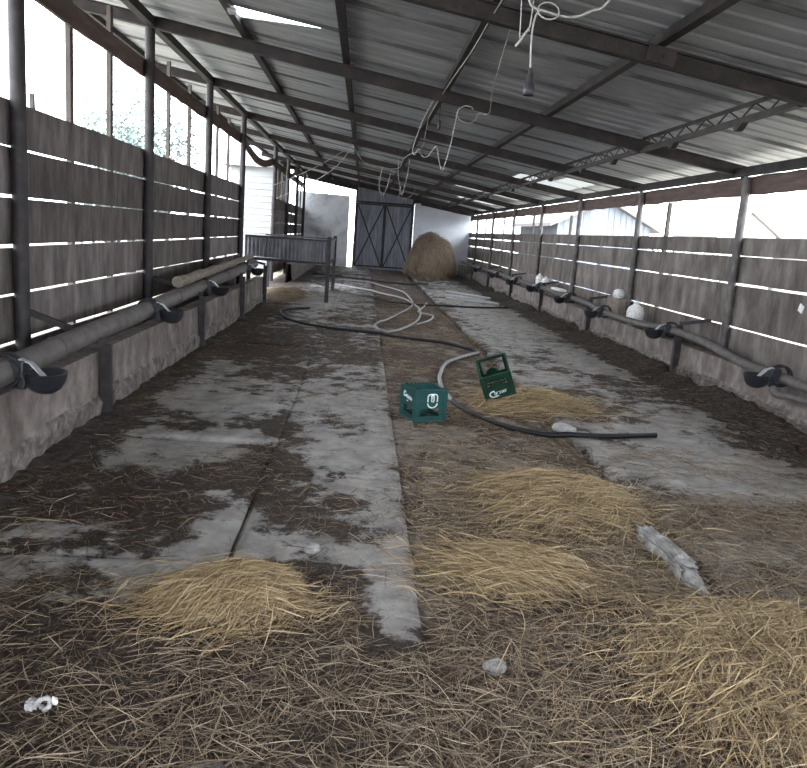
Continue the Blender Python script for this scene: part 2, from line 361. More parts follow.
HEAPS = [  # x, y, rx, ry, height, blades, bias angle, name data
    (-.46, 3.12, .34, .28, .12, 3200, .6, 'tan straw pile on the slabs in the left foreground', 1),
    (1.33, 4.65, .58, .62, .13, 4200, .35, 'golden straw pile behind the broken concrete chunk', 1),
    (.83, 3.58, .42, .33, .075, 2400, 2.7, 'small golden straw pile left of the broken concrete chunk', 1),
    (1.75, 2.75, .70, .62, .11, 5200, .8, 'wide yellow straw pile in the bottom right foreground', 1),
    (1.78, 7.75, .62, .62, .06, 3400, .2, 'straw pile under the tilted dark green crate', 2),
    (-2.0 + .22, 18.4, .55, 1.9, .10, 2200, .2, 'pale straw scattered beside the metal feed trough', 0),
]
def heap_z(x, y):
    z = np.zeros_like(np.asarray(x, float))
    for cx, cy, rx, ry, h, n, a, l, k in HEAPS:
        r2 = ((x - cx) / rx) ** 2 + ((y - cy) / ry) ** 2
        z = np.maximum(z, h * np.clip(1 - r2, 0, 1) * (.65 + .7 * fbm(x, y, 5, 3, 21)))
    return z

# ------------------------------------------------------------------ floor
def grid(xs, ys, zf, name, mat, skirt=0.):
    X, Y = np.meshgrid(xs, ys); Z = zf(X, Y)
    V = np.stack([X, Y, Z], -1).reshape(-1, 3); nx, ny = len(xs), len(ys)
    i = np.arange(ny - 1)[:, None] * nx + np.arange(nx - 1)[None, :]
    Q = np.stack([i, i + 1, i + nx + 1, i + nx], -1).reshape(-1, 4)
    A = dirt(V[:, 0], V[:, 1])
    if skirt:
        b = [np.arange(nx), np.arange(ny) * nx + nx - 1, (np.arange(nx) + nx * (ny - 1))[::-1], (np.arange(ny) * nx)[::-1]]
        for e in b:
            o = len(V); W = V[e].copy(); W[:, 2] -= skirt; V = np.vstack([V, W]); A = np.concatenate([A, A[e] + .2])
            k = np.arange(len(e) - 1); Q = np.vstack([Q, np.stack([e[k], o + k, o + k + 1, e[k + 1]], -1)])
    return np_mesh(name, V, Q, mat, True, A)
def yspace(a, b):
    out = [a]; y = a
    while y < b - 1e-6:
        y = min(b, y + max(.035, .008 * max(y, 0))); out.append(y)
    return np.array(out)
g = grid(np.arange(-2.7, 4.75, .05), yspace(-4, 36), lambda x, y: np.where((x > GUT[0]) & (x < GUT[1]), -.13, -.035) + .014 * (fbm(x, y, 6, 4, 5) - .5), 'floor', MT['ground'])
tag(g, 'dark packed dirt floor of the barn', 'floor', kind='structure')
def slab(x0, x1, y0, y1, z=0., sk=0.):
    xs = np.linspace(x0, x1, max(4, int((x1 - x0) / .04))); ys = yspace(y0, y1)
    def zf(x, y):
        e = np.minimum(np.minimum(x - x0, x1 - x), np.minimum(y - y0, y1 - y))
        ch = np.where(e < .02, -.012 * (1 - e / .02), 0) - .03 * np.clip(fbm(x, y, 4, 3, 31) - .62, 0, 1) * (e < .08)
        return z + .006 * (fbm(x, y, 3, 3, 9) - .5) + ch + sk * (x - x0)
    o = grid(xs, ys, zf, 'floor_slab', MT['slab'], .06)
    tag(o, 'grey concrete floor slab', 'floor slab', kind='structure'); return o
gp = .016
for y0, y1 in ((-1.2, 1.35), (1.35, 3.55), (3.55, 5.68), (5.68, 8.05), (8.05, 10.6), (10.6, 13.3), (13.3, 16.4), (16.4, 20), (20, 24), (24, 29), (29, 34.9)):
    slab(-2.1, -.56 - (gp if y1 < 6 else .003), y0 + (.03 if y0 == 5.68 else gp), y1 - (.03 if y1 == 5.68 else gp), 0., .006 if random.random() < .5 else -.004)
for y0, y1 in ((-1.2, 2.45), (2.45, 4.95), (4.95, 7.95), (7.95, 11.0), (11.0, 14.2), (14.2, 18.5), (18.5, 23), (23, 29), (29, 34.9)):
    slab(-.56 + (gp if y1 < 6 else .003), SLAB_E, y0 + gp, y1 - gp, .003)
for y0, y1 in ((-1, 3.0), (3.0, 5.9), (5.9, 7.1), (7.1, 9.6), (9.6, 13), (13, 17), (17, 22), (22, 28), (28, 34.9)):
    slab(GUT[1], 4.3, y0 + gp, y1 - gp, -.012)
V = [(-70, -60, -.12), (70, -60, -.12), (70, 110, -.12), (-70, 110, -.12)]
mb = MB().add(V, [(0, 1, 2, 3)]); o = mb.build('ground', MT['outside']); tag(o, 'pale yard ground outside the barn', 'ground', kind='structure')

# ------------------------------------------------------------------ roof
def roof_sheet_mesh(y0, y1, xcols, zoff, skip=None, clampf=None):
    """trapezoid ribs every 0.2 m, running down the slope"""
    ys = []; zs = []
    y = y0; pit = .29
    while y < y1 - 1e-6:
        for dy, z in ((0, 0), (.17, 0), (.19, .015), (.27, .015)):
            if y + dy < y1 - .01: ys.append(y + dy); zs.append(z)
        y += pit
    ys += [y1 - .004, y1 + .02]; zs += [-.012, -.012]
    V = []; Q = []; n = len(ys)
    for x in xcols:
        for yy, z in zip(ys, zs):
            if clampf: yy = max(yy, clampf(x))
            V.append((x, yy, RP(x) + .085 + zoff + z))
    for i in range(len(xcols) - 1):
        if skip and skip(.5 * (xcols[i] + xcols[i + 1])): continue
        for j in range(n - 1): Q.append((i * n + j, i * n + j + 1, (i + 1) * n + j + 1, (i + 1) * n + j))
    return V, Q
allV = []; allQ = []; fib = {}
seam = [-4.5, -3.03]
while seam[-1] < 35.4: seam.append(round(seam[-1] + 1.158, 3))
XC = [-3.75, -3.2, -2.65, -1.52, -1.5, -.95, -.41, .76, 1.9, 2.6, 3.2, 3.9, 4.5, 5.15]
wedge = lambda x: 8.55 + (.52 * (-.41 - x) / 1.09 if -1.51 < x < -.40 else 0)
LIGHTS = {17: (3.9, 4.5), 18: (3.2, 4.5), 23: (2.6, 4.5), 27: (3.2, 4.5), 30: (2.6, 3.9), 32: (-2.65, -1.52)}
for k in range(len(seam) - 1):
    zo = 0.
    y0, y1 = seam[k], seam[k + 1]
    cl = wedge if k == 11 else None
    sk = None
    if k in LIGHTS:
        a, b = LIGHTS[k]; sk = lambda x, a=a, b=b: a < x < b
        fib[k] = roof_sheet_mesh(y0, y1, [x for x in XC if a - .01 <= x <= b + .01], zo)
    v, q = roof_sheet_mesh(y0, y1, XC, zo, sk, cl)
    o = len(allV); allV += v; allQ += [tuple(i + o for i in f) for f in q]
mbr = MB(); mbr.add(allV, allQ, False)
ce = mbr.build('ceiling', MT['roof'], origin=(0, 0, 0)); tag(ce, 'underside of the sloping corrugated metal roof', 'roof', kind='structure')
for i, (k, (v, q)) in enumerate(fib.items()):
    o = MB().add(v, q).build('skylight_sheet', MT['fibre'])
    tag(o, 'pale translucent roof sheet, %s one from the camera' % ORD[i], 'skylight', 'translucent roof sheets')

def beam_label(i, what): return '%s %s counted from the camera' % (ORD[i], what)
sl = -.15862; nrm = Vector((.15862, 0, 1)).normalized()
for i, y in enumerate(RAFT):
    r = MB()
    H = .135
    for (dy, wd, h, zc) in ((0, .012, H, -H / 2), (0, .085, .014, -.007), (0, .085, .014, -H + .007)):   # I section
        r.bar((-3.7, y, RP(-3.7) + zc), (4.64, y, RP(4.64) + zc), wd, h, nrm)
    o = r.build('steel_rafter', MT['rafter'])
    lab = 'dark steel rafter just above the camera' if i < 2 else '%s dark steel rafter crossing the ceiling in view' % ORD[i - 2]
    tag(o, lab, 'rafter', 'steel rafters under the roof')
    # gusset plate where the middle right purlin meets the rafter
for x, z, nm in ((-3.62, None, 'outer edge of the left roof overhang'), (-2.58, RP(-2.58) - .07, 'top of the left plank wall'), (-1.50, None, 'ceiling beside the left bright roof gap'), (-.33, None, 'left middle of the ceiling'), (.87, None, 'middle of the ceiling, with cables'), (2.12, None, 'right middle of the ceiling'), (4.53, 2.62, 'top of the right plank wall')):
    wd = .075 if z is None else .09
    r = MB(); r.box((x, 15.7, z if z else RP(x) + .041), (wd, 39.4, .075 if z is None else .10))
    o = r.build('steel_purlin', MT['rafter']); tag(o, 'long dark steel purlin along the %s' % nm, 'purlin', 'steel purlins under the roof')
r = MB(); r.bar((2.17, 4.55, RP(2.17) + .035), (4.5, 4.62, RP(4.5) + .035), .10, .065, nrm)
tag(r.build('rusty_crossbar', MT['rust']), 'short red rusty crossbar near the top right corner', 'crossbar')
# gusset
r = MB(); r.box((2.12, 6.06, RP(2.12) - .07), (.22, .016, .12), Matrix.Rotation(.157, 3, 'Y')); r.tube([(2.14, 6.065, RP(2.14) - .07), (2.14, 6.04, RP(2.14) - .07)], .018, 8)
tag(r.build('gusset_plate', MT['rafter']), 'bolted gusset plate on the nearest visible rafter', 'plate')
# lattice girder in bays between the rafters
for i in range(1, len(RAFT) - 1):
    y0, y1 = RAFT[i] + .05, RAFT[i + 1] - .05
    x = 3.30
    t = thing('lattice_girder', '%s lattice girder bay on the right side of the ceiling' % ORD[i - 1], 'girder', (x, y0, RP(x) - .12), 'lattice girder bays under the roof')
    MB().box((x, (y0 + y1) / 2, RP(x) - .115), (.055, y1 - y0, .05)).build('lower_chord', MT['rafter'], t)
    MB().box((x, (y0 + y1) / 2, RP(x) + .012), (.035, y1 - y0, .03)).build('upper_chord', MT['rafter'], t)
    z = MB(); n = 14; pts = [(x, y0 + (y1 - y0) * k / n, RP(x) + (-.10 if k % 2 == 0 else .005)) for k in range(n + 1)]
    z.tube(pts, .008, 6); z.build('lacing_bar', MT['rafter'], t)
    for q in (.28, .72):
        yy = y0 + (y1 - y0) * q
        b = MB(); b.add([(x - .03, yy - .09, RP(x) - .141), (x - .03, yy + .09, RP(x) - .141), (x - .03, yy + .05, RP(x) - .20), (x - .03, yy - .0, RP(x) - .20), (x + .03, yy - .09, RP(x) - .141), (x + .03, yy + .09, RP(x) - .141), (x + .03, yy + .05, RP(x) - .20), (x + .03, yy, RP(x) - .20)],
                        [(0, 1, 2, 3), (7, 6, 5, 4), (0, 4, 5, 1), (1, 5, 6, 2), (2, 6, 7, 3), (3, 7, 4, 0)])
        b.build('bracket', MT['rafter'], t)

# ------------------------------------------------------------------ left wall
def plank_rows(mb, x, ys, rows, th=.028, skip=()):
    for j in range(len(ys) - 1):
        for k, (z0, z1) in enumerate(rows):
            if (j, k) in skip: continue
            a, b = ys[j], ys[j + 1]
            e = random.uniform(-.006, .006); tl = random.uniform(-.004, .004)
            z0a, z1a = z0 + e, z1 + e
            n = 6
            V = []
            for q in range(n + 1):
                yy = a + (b - a) * q / n + (.004 if q == 0 else -.004 if q == n else 0)
                wv = random.uniform(-.003, .003)
                for xx in (x - th / 2, x + th / 2):
                    for zz in (z0a + wv, z1a + tl + random.uniform(-.003, .003)): V.append((xx, yy, zz))
            Fc = []
            for q in range(n):
                o = q * 4; p = o + 4
                Fc += [(o, p, p + 1, o + 1), (o + 2, o + 3, p + 3, p + 2), (o + 1, p + 1, p + 3, o + 3), (o, o + 2, p + 2, p)]
            Fc += [(0, 1, 3, 2), (n * 4, n * 4 + 2, n * 4 + 3, n * 4 + 1)]
            mb.add(V, Fc)
rowsL = [(2.038, 2.368), (1.675, 2.020), (1.308, 1.655), (.942, 1.288), (.572, .922), (.16, .553)]
wl = MB()
plank_rows(wl, XL - .03, [-4, -.9, 2.7, 6.3, 9.9, 13.5, 17.2], rowsL)
plank_rows(wl, XL - .03, [23.0, 26.6, 30.2, 35.0], rowsL)
o = wl.build('wall_left', MT['board'], origin=(XL, 0, 0)); tag(o, 'left wall of dark weathered planks with light gaps', 'wall', kind='structure')
rowsR = [(1.632, 1.845), (1.292, 1.614), (.765, 1.270), (.16, .744)]
wr = MB()
plank_rows(wr, XR + .04, [-4, -1.5, 2.2, 5.85, 9.5, 13.15, 16.85, 20.5, 24.3, 28.3, 32.2, 35.0], rowsR)
o = wr.build('wall_right', MT['boardr'], origin=(XR, 0, 0)); tag(o, 'right wall of grey planks with light gaps', 'wall', kind='structure')

# posts
p0 = None
for i, y in enumerate(POSTL):
    if i < 1: continue
    h = RP(XL) - .12
    if p0 is None:
        p0 = MB().tube([(0, 0, 0), (0, 0, h)], .058, 12).build('steel_post', MT['steel'], local=True)
        q = p0
    else: q = p0.copy(); COL.objects.link(q)
    q.location = (XL + .05, y, 0)
    tag(q, '%s dark round steel post on the left plank wall' % ORD[i - 1], 'post', 'steel posts of the left wall')
p0 = None
for i, y in enumerate(POSTR):
    h = 2.565
    if p0 is None:
        p0 = MB().tube([(0, 0, 0), (0, 0, h)], .05, 12).build('steel_post', MT['postr'], local=True); q = p0
    else: q = p0.copy(); COL.objects.link(q)
    q.location = (XR - .03, y, 0)
    tag(q, '%s worn steel post on the right plank wall' % ORD[i] if i else 'worn steel post of the right wall, out beside the camera', 'post', 'steel posts of the right wall')
# battens (outside the planks)
BL = [(4.3, .2, 3.5), (5.3, .2, 3.5), (7.42, .2, 3.62), (8.53, .2, 3.66), (10.95, .2, 3.62), (12.2, .2, 3.55), (14.45, .2, 3.6), (15.6, .2, 3.55), (24.2, .2, 3.5), (25.4, .2, 3.5), (27.8, .2, 3.5), (29.0, .2, 3.5), (31.4, .2, 3.5), (32.8, .2, 3.5)]
def bay_label(y, posts, side, k):
    n = sum(1 for p in posts if p < y)
    return '%s thin batten outside the %s planks, just past the %s %s post' % ('nearer' if k == 0 else 'farther', side, ORD[n - 1], side) if n else '%s thin batten outside the %s planks before the nearest post' % ('nearer' if k == 0 else 'farther', side)
pv = None
for i, (y, z0, z1) in enumerate(BL):
    n = sum(1 for p in POSTL[1:] if p < y); k = 1 if n == pv else 0; pv = n
    o = MB().box((XL - .07, y * 1.016, (z0 + z1) / 2), (.045, .075, z1 - z0), jit=.004).build('wooden_batten', MT['batten'])
    tag(o, bay_label(y, POSTL[1:], 'left', k), 'batten', 'upright battens of the left wall')
o = MB().box((XL - .07, 6.72, 2.365 + .06), (.03, .035, .13), jit=.003).build('batten_stub', MT['batten']); tag(o, 'short batten stub sticking up from the left top plank', 'batten')
BR = [(11.95, .2, 2.36, 0), (7.6, .2, 2.4, 0), (17.65, .2, 2.28, 1), (15.2, .2, 1.84, 0), (21.6, .2, 2.45, 1), (26.2, .2, 2.45, 1), (30.2, .2, 2.45, 1), (18.9, .2, 1.84, 0)]
pv = None
for i, (y, z0, z1, d) in enumerate(sorted(BR)):
    n = sum(1 for p in POSTR if p < y); k = 1 if n == pv else 0; pv = n
    o = MB().box((XR + .082, y * 1.017, (z0 + z1) / 2), (.045, .085, z1 - z0), jit=.004).build('wooden_batten', MT['batten'])
    tag(o, bay_label(y, POSTR[1:], 'right', k), 'batten', 'upright battens of the right wall')
# upper rail planks, left
yl = [-.9, 2.7, 6.3, 9.9, 13.5, 17.2]
def rail_plank(x, a, b, z0, z1, name, mat, label, cat, grp, sag=0., ragged=0.):
    r = MB(); n = 14; V = []; Fc = []; th = .03
    for q in range(n + 1):
        t = q / n; yy = a + (b - a) * t; s = -sag * sin(pi * t)
        lo = z0 + s + random.uniform(-ragged, ragged); hi = z1 + s + random.uniform(-ragged, ragged) * .5
        for xx in (x - th / 2, x + th / 2):
            for zz in (lo, hi): V.append((xx, yy, zz))
    for q in range(n):
        o = q * 4; p = o + 4
        Fc += [(o, p, p + 1, o + 1), (o + 2, o + 3, p + 3, p + 2), (o + 1, p + 1, p + 3, o + 3), (o, o + 2, p + 2, p)]
    Fc += [(0, 1, 3, 2), (n * 4, n * 4 + 2, n * 4 + 3, n * 4 + 1)]
    r.add(V, Fc); ob = r.build(name, mat); return tag(ob, label, cat, grp)
for i in range(len(yl) - 1):
    rail_plank(XL - .03, yl[i] + .01, yl[i + 1] - .01, 3.16 + .012 * i, 3.35 + .014 * i, 'rail_plank', MT['rail'],
               '%s brown rail plank high on the left wall' % ORD[max(0, i - 1)] if i else 'brown rail plank high on the left wall beside the camera', 'plank', 'upper rail planks of the left wall', .0, .008)
rail_plank(XL - .03, 17.25, 22.9, 3.25, 3.43, 'rail_plank', MT['rail'], 'brown rail plank sagging over the left doorway', 'plank', 'upper rail planks of the left wall', .25, .01)
for i, (a, b) in enumerate(((23.05, 26.55), (26.65, 30.15), (30.25, 34.8))):
    rail_plank(XL - .03, a, b, 3.2, 3.4, 'rail_plank', MT['rail'], '%s brown rail plank beyond the left doorway' % ORD[i], 'plank', 'upper rail planks of the left wall', 0, .01)
yr = [-1.5, 2.2, 5.85, 9.5, 13.15, 16.85, 20.5, 24.3, 28.3, 32.2, 34.9]
for i in range(2, len(yr) - 1):
    rail_plank(XR + .042, yr[i] + .008, yr[i + 1] - .008, 2.355, 2.575, 'fascia_plank', MT['rail'],
               '%s brown fascia plank under the right eave' % ORD[i - 2], 'plank', 'fascia planks of the right eave', 0, .012)

# kerbs
def kerb(xf, side, y0, y1, top, name, label):
    """low wall, face towards the aisle, with a trench behind it"""
    ys = np.arange(y0, y1 + .01, .035); zs = np.linspace(-.05, top, 22); V = []; n = len(zs)
    Y, Z = np.meshgrid(ys, zs, indexing='ij')
    jn = np.minimum(np.abs((Y + .4) % 1.62), 1)
    hh = .19 + .10 * (fbm(Y, Y * 0, 3.0, 4, 4) - .5)
    st = np.clip((hh - Z) / .05, 0, 1); st = st * st * (3 - 2 * st)
    prot = st * (.022 + .05 * (fbm(Y, Z * 1.3, 8, 5, 6) - .35)) + .004 * (fbm(Y, Z, 9, 4, 2) - .5) - .015 * (jn < .03)
    X = xf + side * prot
    P = np.stack([X, Y, Z], -1).reshape(-1, 3); ny = len(ys)
    i = np.arange(ny - 1)[:, None] * n + np.arange(n - 1)[None, :]
    Q = np.stack([i, i + 1, i + n + 1, i + n], -1).reshape(-1, 4)
    # top and back
    o = len(P); k = np.arange(ny)
    T = P[k * n + n - 1].copy(); T[:, 0] = xf - side * .16; T[:, 2] += .01 * (fbm(ys, ys * 0, 3, 3, 3) - .5); B = T.copy(); B[:, 2] = -.05
    P = np.vstack([P, T, B]); k = np.arange(ny - 1)
    Q = np.vstack([Q, np.stack([k * n + n - 1, o + k, o + k + 1, (k + 1) * n + n - 1], -1), np.stack([o + k, o + ny + k, o + ny + k + 1, o + k + 1], -1)])
    ob = np_mesh(name, P, Q, MT['kerb'], False)
    ob.data.materials.append(MT['rough']); nq = len(Q); zc = P[Q][:, :, 2].mean(1); yc = P[Q][:, :, 1].mean(1)
    ob.data.polygons.foreach_set('material_index', (zc < .17 + .10 * (fbm(yc, yc * 0, 3.0, 4, 4) - .5)).astype(np.int32))
    return tag(ob, label, 'wall', kind='structure')
kerb(KL, 1, -3.5, 16.6, .515, 'wall_left_kerb', 'low stained concrete kerb along the left wall')
kerb(KL, 1, 23.0, 34.9, .515, 'wall_left_kerb', 'far low concrete kerb along the left wall')
kerb(KR, -1, -3.5, 34.9, .43, 'wall_right_kerb', 'low stained concrete kerb along the right wall')
o = MB().box((-2.45, 6.5, .11), (.5, 20.3, .30)).build('trim_1', MT['rough']); tag(o, 'raised bed behind the left kerb', 'ledge', kind='structure')
o = MB().box((4.53, 15.5, .09), (.24, 38.8, .30)).build('trim_2', MT['rough']); tag(o, 'raised bed behind the right kerb', 'ledge', kind='structure')

# ------------------------------------------------------------------ end wall and gate
ew = MB()
def end_panel(mb, x0, x1, z1a, z1b, y=YE):
    n = 10; V = []; Fc = []
    for i in range(n + 1):
        x = x0 + (x1 - x0) * i / n; zt = z1a + (z1b - z1a) * i / n + random.uniform(-.012, .012)
        V += [(x, y, -.1), (x, y, zt), (x, y + .2, -.1), (x, y + .2, zt)]
    for i in range(n):
        o = i * 4; p = o + 4; Fc += [(o, p, p + 1, o + 1), (o + 2, o + 3, p + 3, p + 2), (o + 1, p + 1, p + 3, o + 3)]
    Fc += [(0, 1, 3, 2), (n * 4, n * 4 + 2, n * 4 + 3, n * 4 + 1)]
    mb.add(V, Fc)
end_panel(ew, -2.95, -.72, 3.10, 3.06)
o = ew.build('wall_back', MT['endwall'], origin=(0, YE, 0)); tag(o, 'mottled grey end wall left of the gate', 'wall', kind='structure')
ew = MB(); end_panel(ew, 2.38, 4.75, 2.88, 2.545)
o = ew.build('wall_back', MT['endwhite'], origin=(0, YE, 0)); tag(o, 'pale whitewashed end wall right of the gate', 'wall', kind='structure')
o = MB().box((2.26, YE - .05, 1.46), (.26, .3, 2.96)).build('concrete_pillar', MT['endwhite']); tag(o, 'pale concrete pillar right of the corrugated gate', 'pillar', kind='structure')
o = MB().bar((-3.2, YE + .05, RP(-3.2) - .06), (4.8, YE + .05, RP(4.8) - .06), .08, .28).build('end_beam', MT['rafter']); tag(o, 'dark sloping beam along the top of the end wall', 'beam')
# gate: two corrugated leaves with X braces
gt = thing('door_1', 'two leaf corrugated metal gate with X braces', 'gate', (.85, YE, 0), kind='structure')
def corr_sheet(x0, x1, z0, z1f, y, pit=.15, dep=.03):
    xs = []; ys = []; x = x0
    while x < x1:
        for dx, d in ((0, 0), (.35, 0), (.5, 1), (.85, 1)):
            if x + dx * pit < x1: xs.append(x + dx * pit); ys.append(y - d * dep)
        x += pit
    xs.append(x1); ys.append(y)
    mb = MB(); V = []
    for a, b in zip(xs, ys): V += [(a, b, z0), (a, b, z1f(a))]
    mb.add(V, [(2 * i, 2 * i + 2, 2 * i + 3, 2 * i + 1) for i in range(len(xs) - 1)]); return mb
gx = (-.40, .84, 2.06)
for a, b in ((gx[0], gx[1]), (gx[1], gx[2])):
    lf = corr_sheet(a + (.01 if a < 0 else 0), b - (.01 if b > 1 else 0), -.08, lambda x: 2.86, YE).build('gate_leaf', MT['door'], gt)
    lf['_o'] = gt['_o']
    fr = MB(); yy = YE - .06
    for p, q in (((a + .03, .06), (a + .03, 2.79)), ((b - .03, .06), (b - .03, 2.79)), ((a + .03, .09), (b - .03, .09)), ((a + .03, 2.76), (b - .03, 2.76))):
        fr.bar((p[0], yy, p[1]), (q[0], yy, q[1]), .055, .055, (0, 1, 0))
    f = fr.build('leaf_frame', MT['steel'], lf)
    xb = MB(); xb.bar((a + .06, yy - .01, .12), (b - .06, yy - .01, 2.72), .05, .05, (0, 1, 0)); xb.build('brace', MT['steel'], lf)
    xb = MB(); xb.bar((b - .06, yy - .04, .12), (a + .06, yy - .04, 2.72), .05, .05, (0, 1, 0)); xb.build('brace', MT['steel'], lf)
corr_sheet(gx[0], gx[2], 2.86, lambda x: RP(x) - .02, YE).build('gable_sheet', MT['door'], gt)
MB().bar((gx[0] - .04, YE - .05, 2.84), (gx[2] + .04, YE - .05, 2.84), .08, .08).build('lintel_bar', MT['steel'], gt)
for x in (gx[0] - .03, gx[2] + .02): MB().bar((x, YE - .05, 0), (x, YE - .05, RP(x) - .1), .07, .07, (0, 1, 0)).build('gate_post', MT['steel'], gt)

# ------------------------------------------------------------------ pipes, stands, bowls
zpl = lambda y: .615 + .019 * (y - 4.6)
t = thing('water_pipe', 'thick grey water pipe along the left kerb', 'pipe', (-2.12, 8, zpl(8) - .08))
pm = MB(); pm.tube([(-2.12, y, zpl(y) + .004 * sin(y * 2.3)) for y in np.arange(-2, 15.61, .4)], .082, 14); pm.build('pipe_body', MT['pipe'], t)
for y in (2.2, 5.55, 9.1, 12.3):
    MB().tube([(-2.12, y - .012, zpl(y)), (-2.12, y + .012, zpl(y))], .090, 14).build('pipe_collar', MT['pipe'], t)
PR = [(4.13, 1, .47), (4.13, 5.5, .47), (4.13, 6.8, .48), (4.12, 8.0, .50), (4.10, 8.6, .56), (4.12, 9.3, .60), (4.13, 10.0, .60), (4.13, 11.2, .55), (4.13, 12.2, .535), (4.12, 13.2, .55), (4.13, 14.2, .60), (4.14, 16, .60), (4.14, 18, .62), (4.14, 21, .60), (4.14, 25, .62), (4.14, 29, .6), (4.14, 33, .62)]
pm = MB(); pm.tube(smooth_path(PR, 6), .05, 12)
tag(pm.build('water_pipe', MT['pipe']), 'thin wavy grey water pipe along the right kerb', 'pipe')
pm = MB(); pm.tube(smooth_path([(4.10, 4.5, .37), (4.10, 6.2, .375), (4.08, 6.9, .36), (4.02, 7.12, .345), (4.02, 7.2, .40)], 6), .032, 10)
tag(pm.build('branch_pipe', MT['pipe']), 'small branch pipe under the nearest right bowl', 'pipe')
pm = MB(); P = [Vector((-2.13 + .008 * sin(k), 9.25 + k * .3, zpl(9.25 + k * .3) + .155 + .008 * cos(k * 1.7))) for k in range(21)]
pm.tube(P, [.068 - .0012 * k + .004 * sin(k * 2.1) for k in range(21)], 11)
tag(pm.build('wooden_pole', MT['polewood']), 'pale round wooden pole lying on top of the left water pipe', 'pole')

def stand(x, y, h, xp, yp, zp, lab, grp, mat=MT['steel']):
    t = thing('pipe_stand', lab, 'stand', (x, y, 0), grp)
    MB().box((x, y, h / 2), (.075, .075, h)).build('upright', mat, t)
    MB().bar((x, y, h + .02), (xp, yp, zp), .05, .045).build('arm', mat, t)
for i, y in enumerate((6.28, 10.06, 13.42, 16.45)):
    stand(-2.0, y, .56 + .019 * (y - 6), XL + .05, y - .05, .80 + .01 * (y - 6), '%s dark steel stand before the left kerb' % ORD[i], 'pipe stands of the left kerb')
for i, (y, h) in enumerate(((10.02, .68), (14.15, .66), (18.1, .66), (21.9, .66), (26, .66), (30, .66))):
    stand(4.2, y, h, XR - .04, y - .12, h + .10, '%s dark steel stand before the right kerb' % ORD[i], 'pipe stands of the right kerb')

def make_bowl():
    t = thing('drinking_bowl', None, 'drinking bowl', (0, 0, 0), None)
    b = MB(); n = 22
    prof = [(.004, -.125), (.05, -.12), (.088, -.095), (.112, -.05), (.122, 0), (.128, .004), (.124, .010), (.114, .004), (.10, -.048), (.078, -.086), (.04, -.105), (.003, -.108)]
    b.lathe(prof, (.235, 0, -.005), n, 1.0, 1.12); b.build('bowl', MT['iron'], t, True)
    c = MB(); c.box((.075, 0, .015), (.10, .12, .11)); c.box((.10, 0, -.06), (.05, .07, .10)); c.tube([(.08, -.085, .02), (.08, .085, .02)], .035, 10); c.build('valve_housing', MT['iron'], t, True, bevel=.01)
    g_ = MB(); g_.bar((.085, 0, .075), (.15, 0, .055), .05, .008); g_.bar((.15, 0, .055), (.245, 0, -.045), .055, .008); g_.build('tongue', MT['galv'], t, True)
    k = MB(); k.tube([(.098 * cos(a), .03, .098 * sin(a)) for a in np.linspace(0, 2 * pi, 21)], .012, 6); k.tube([(.098 * cos(a), -.03, .098 * sin(a)) for a in np.linspace(0, 2 * pi, 21)], .012, 6); k.build('clamp', MT['iron'], t, True)
    return t
bw = make_bowl(); first = True
for i, y in enumerate((4.78, 7.95, 10.65, 14.3)):
    if first: o = bw; o.location = (-2.12, y, zpl(y)); first = False
    else: o = dup(bw, (-2.12, y, zpl(y)))
    tag(o, '%s black cattle drinking bowl on the left pipe' % ORD[i], 'drinking bowl', 'drinking bowls on the left pipe')
for i, (y, z) in enumerate(((7.3, .50), (10.1, .60), (13.0, .55), (15.2, .60), (17.9, .62), (20.6, .60), (23.5, .61), (27, .61))):
    o = dup(bw, (4.13, y, z), pi)
    tag(o, '%s black cattle drinking bowl on the right pipe' % ORD[i], 'drinking bowl', 'drinking bowls on the right pipe')

# ------------------------------------------------------------------ feed trough near the left doorway
t = thing('feed_trough', 'dark sheet metal feed trough on steel legs by the left doorway', 'feed trough', (-1.6, 19.1, 0))
def ribbed(p, q, z0, z1, z0b=None, n=22, dep=.025):
    mb = MB(); V = []; p = Vector(p); q = Vector(q); d = (q - p); s = Vector((-d.y, d.x, 0)).normalized()
    for i in range(n * 2 + 1):
        t_ = i / (n * 2); pt = p + d * t_ + s * (dep if (i // 1) % 2 else 0); lo = z0 + ((z0b - z0) * t_ if z0b is not None else 0)
        V += [(pt.x, pt.y, lo), (pt.x, pt.y, z1)]
    mb.add(V, [(2 * i, 2 * i + 2, 2 * i + 3, 2 * i + 1) for i in range(n * 2)]); return mb
X0, X1, Y0, Y1 = -2.57, -.75, 17.35, 20.9
ribbed((X0, Y0, 0), (X1, Y0, 0), .90, 1.32, .86).build('front_panel', MT['trough'], t)
ribbed((X1, Y0, 0), (X1, Y1, 0), .86, 1.32, .86).build('side_panel', MT['trough'], t)
ribbed((X0, Y1, 0), (X1, Y1, 0), .86, 1.30, .86).build('back_panel', MT['trough'], t)
MB().box(((X0 + X1) / 2, (Y0 + Y1) / 2, .87), (X1 - X0, Y1 - Y0, .02)).build('bottom_panel', MT['trough'], t)
r = MB(); r.bar((X0, Y0, 1.33), (X1, Y0, 1.33), .05, .04); r.bar((X1, Y0, 1.33), (X1, Y1, 1.33), .05, .04); r.bar((X0, Y1, 1.33), (X1, Y1, 1.33), .05, .04); r.build('top_rail', MT['steel'], t)
r = MB(); r.bar((X0, Y0 - .03, .84), (X1, Y0 - .03, .84), .05, .05); r.bar((X1, Y0, .84), (X1, Y1, .84), .05, .05); r.build('bottom_rail', MT['steel'], t)
for x, y in ((X1, Y0), (X1, Y1), (X0 + .1, Y0), (X0 + .1, Y1)): MB().box((x, y - .03, .70 if x > -1 else .43), (.085, .085, 1.44 if x > -1 else .9)).build('leg', MT['steel'], t)

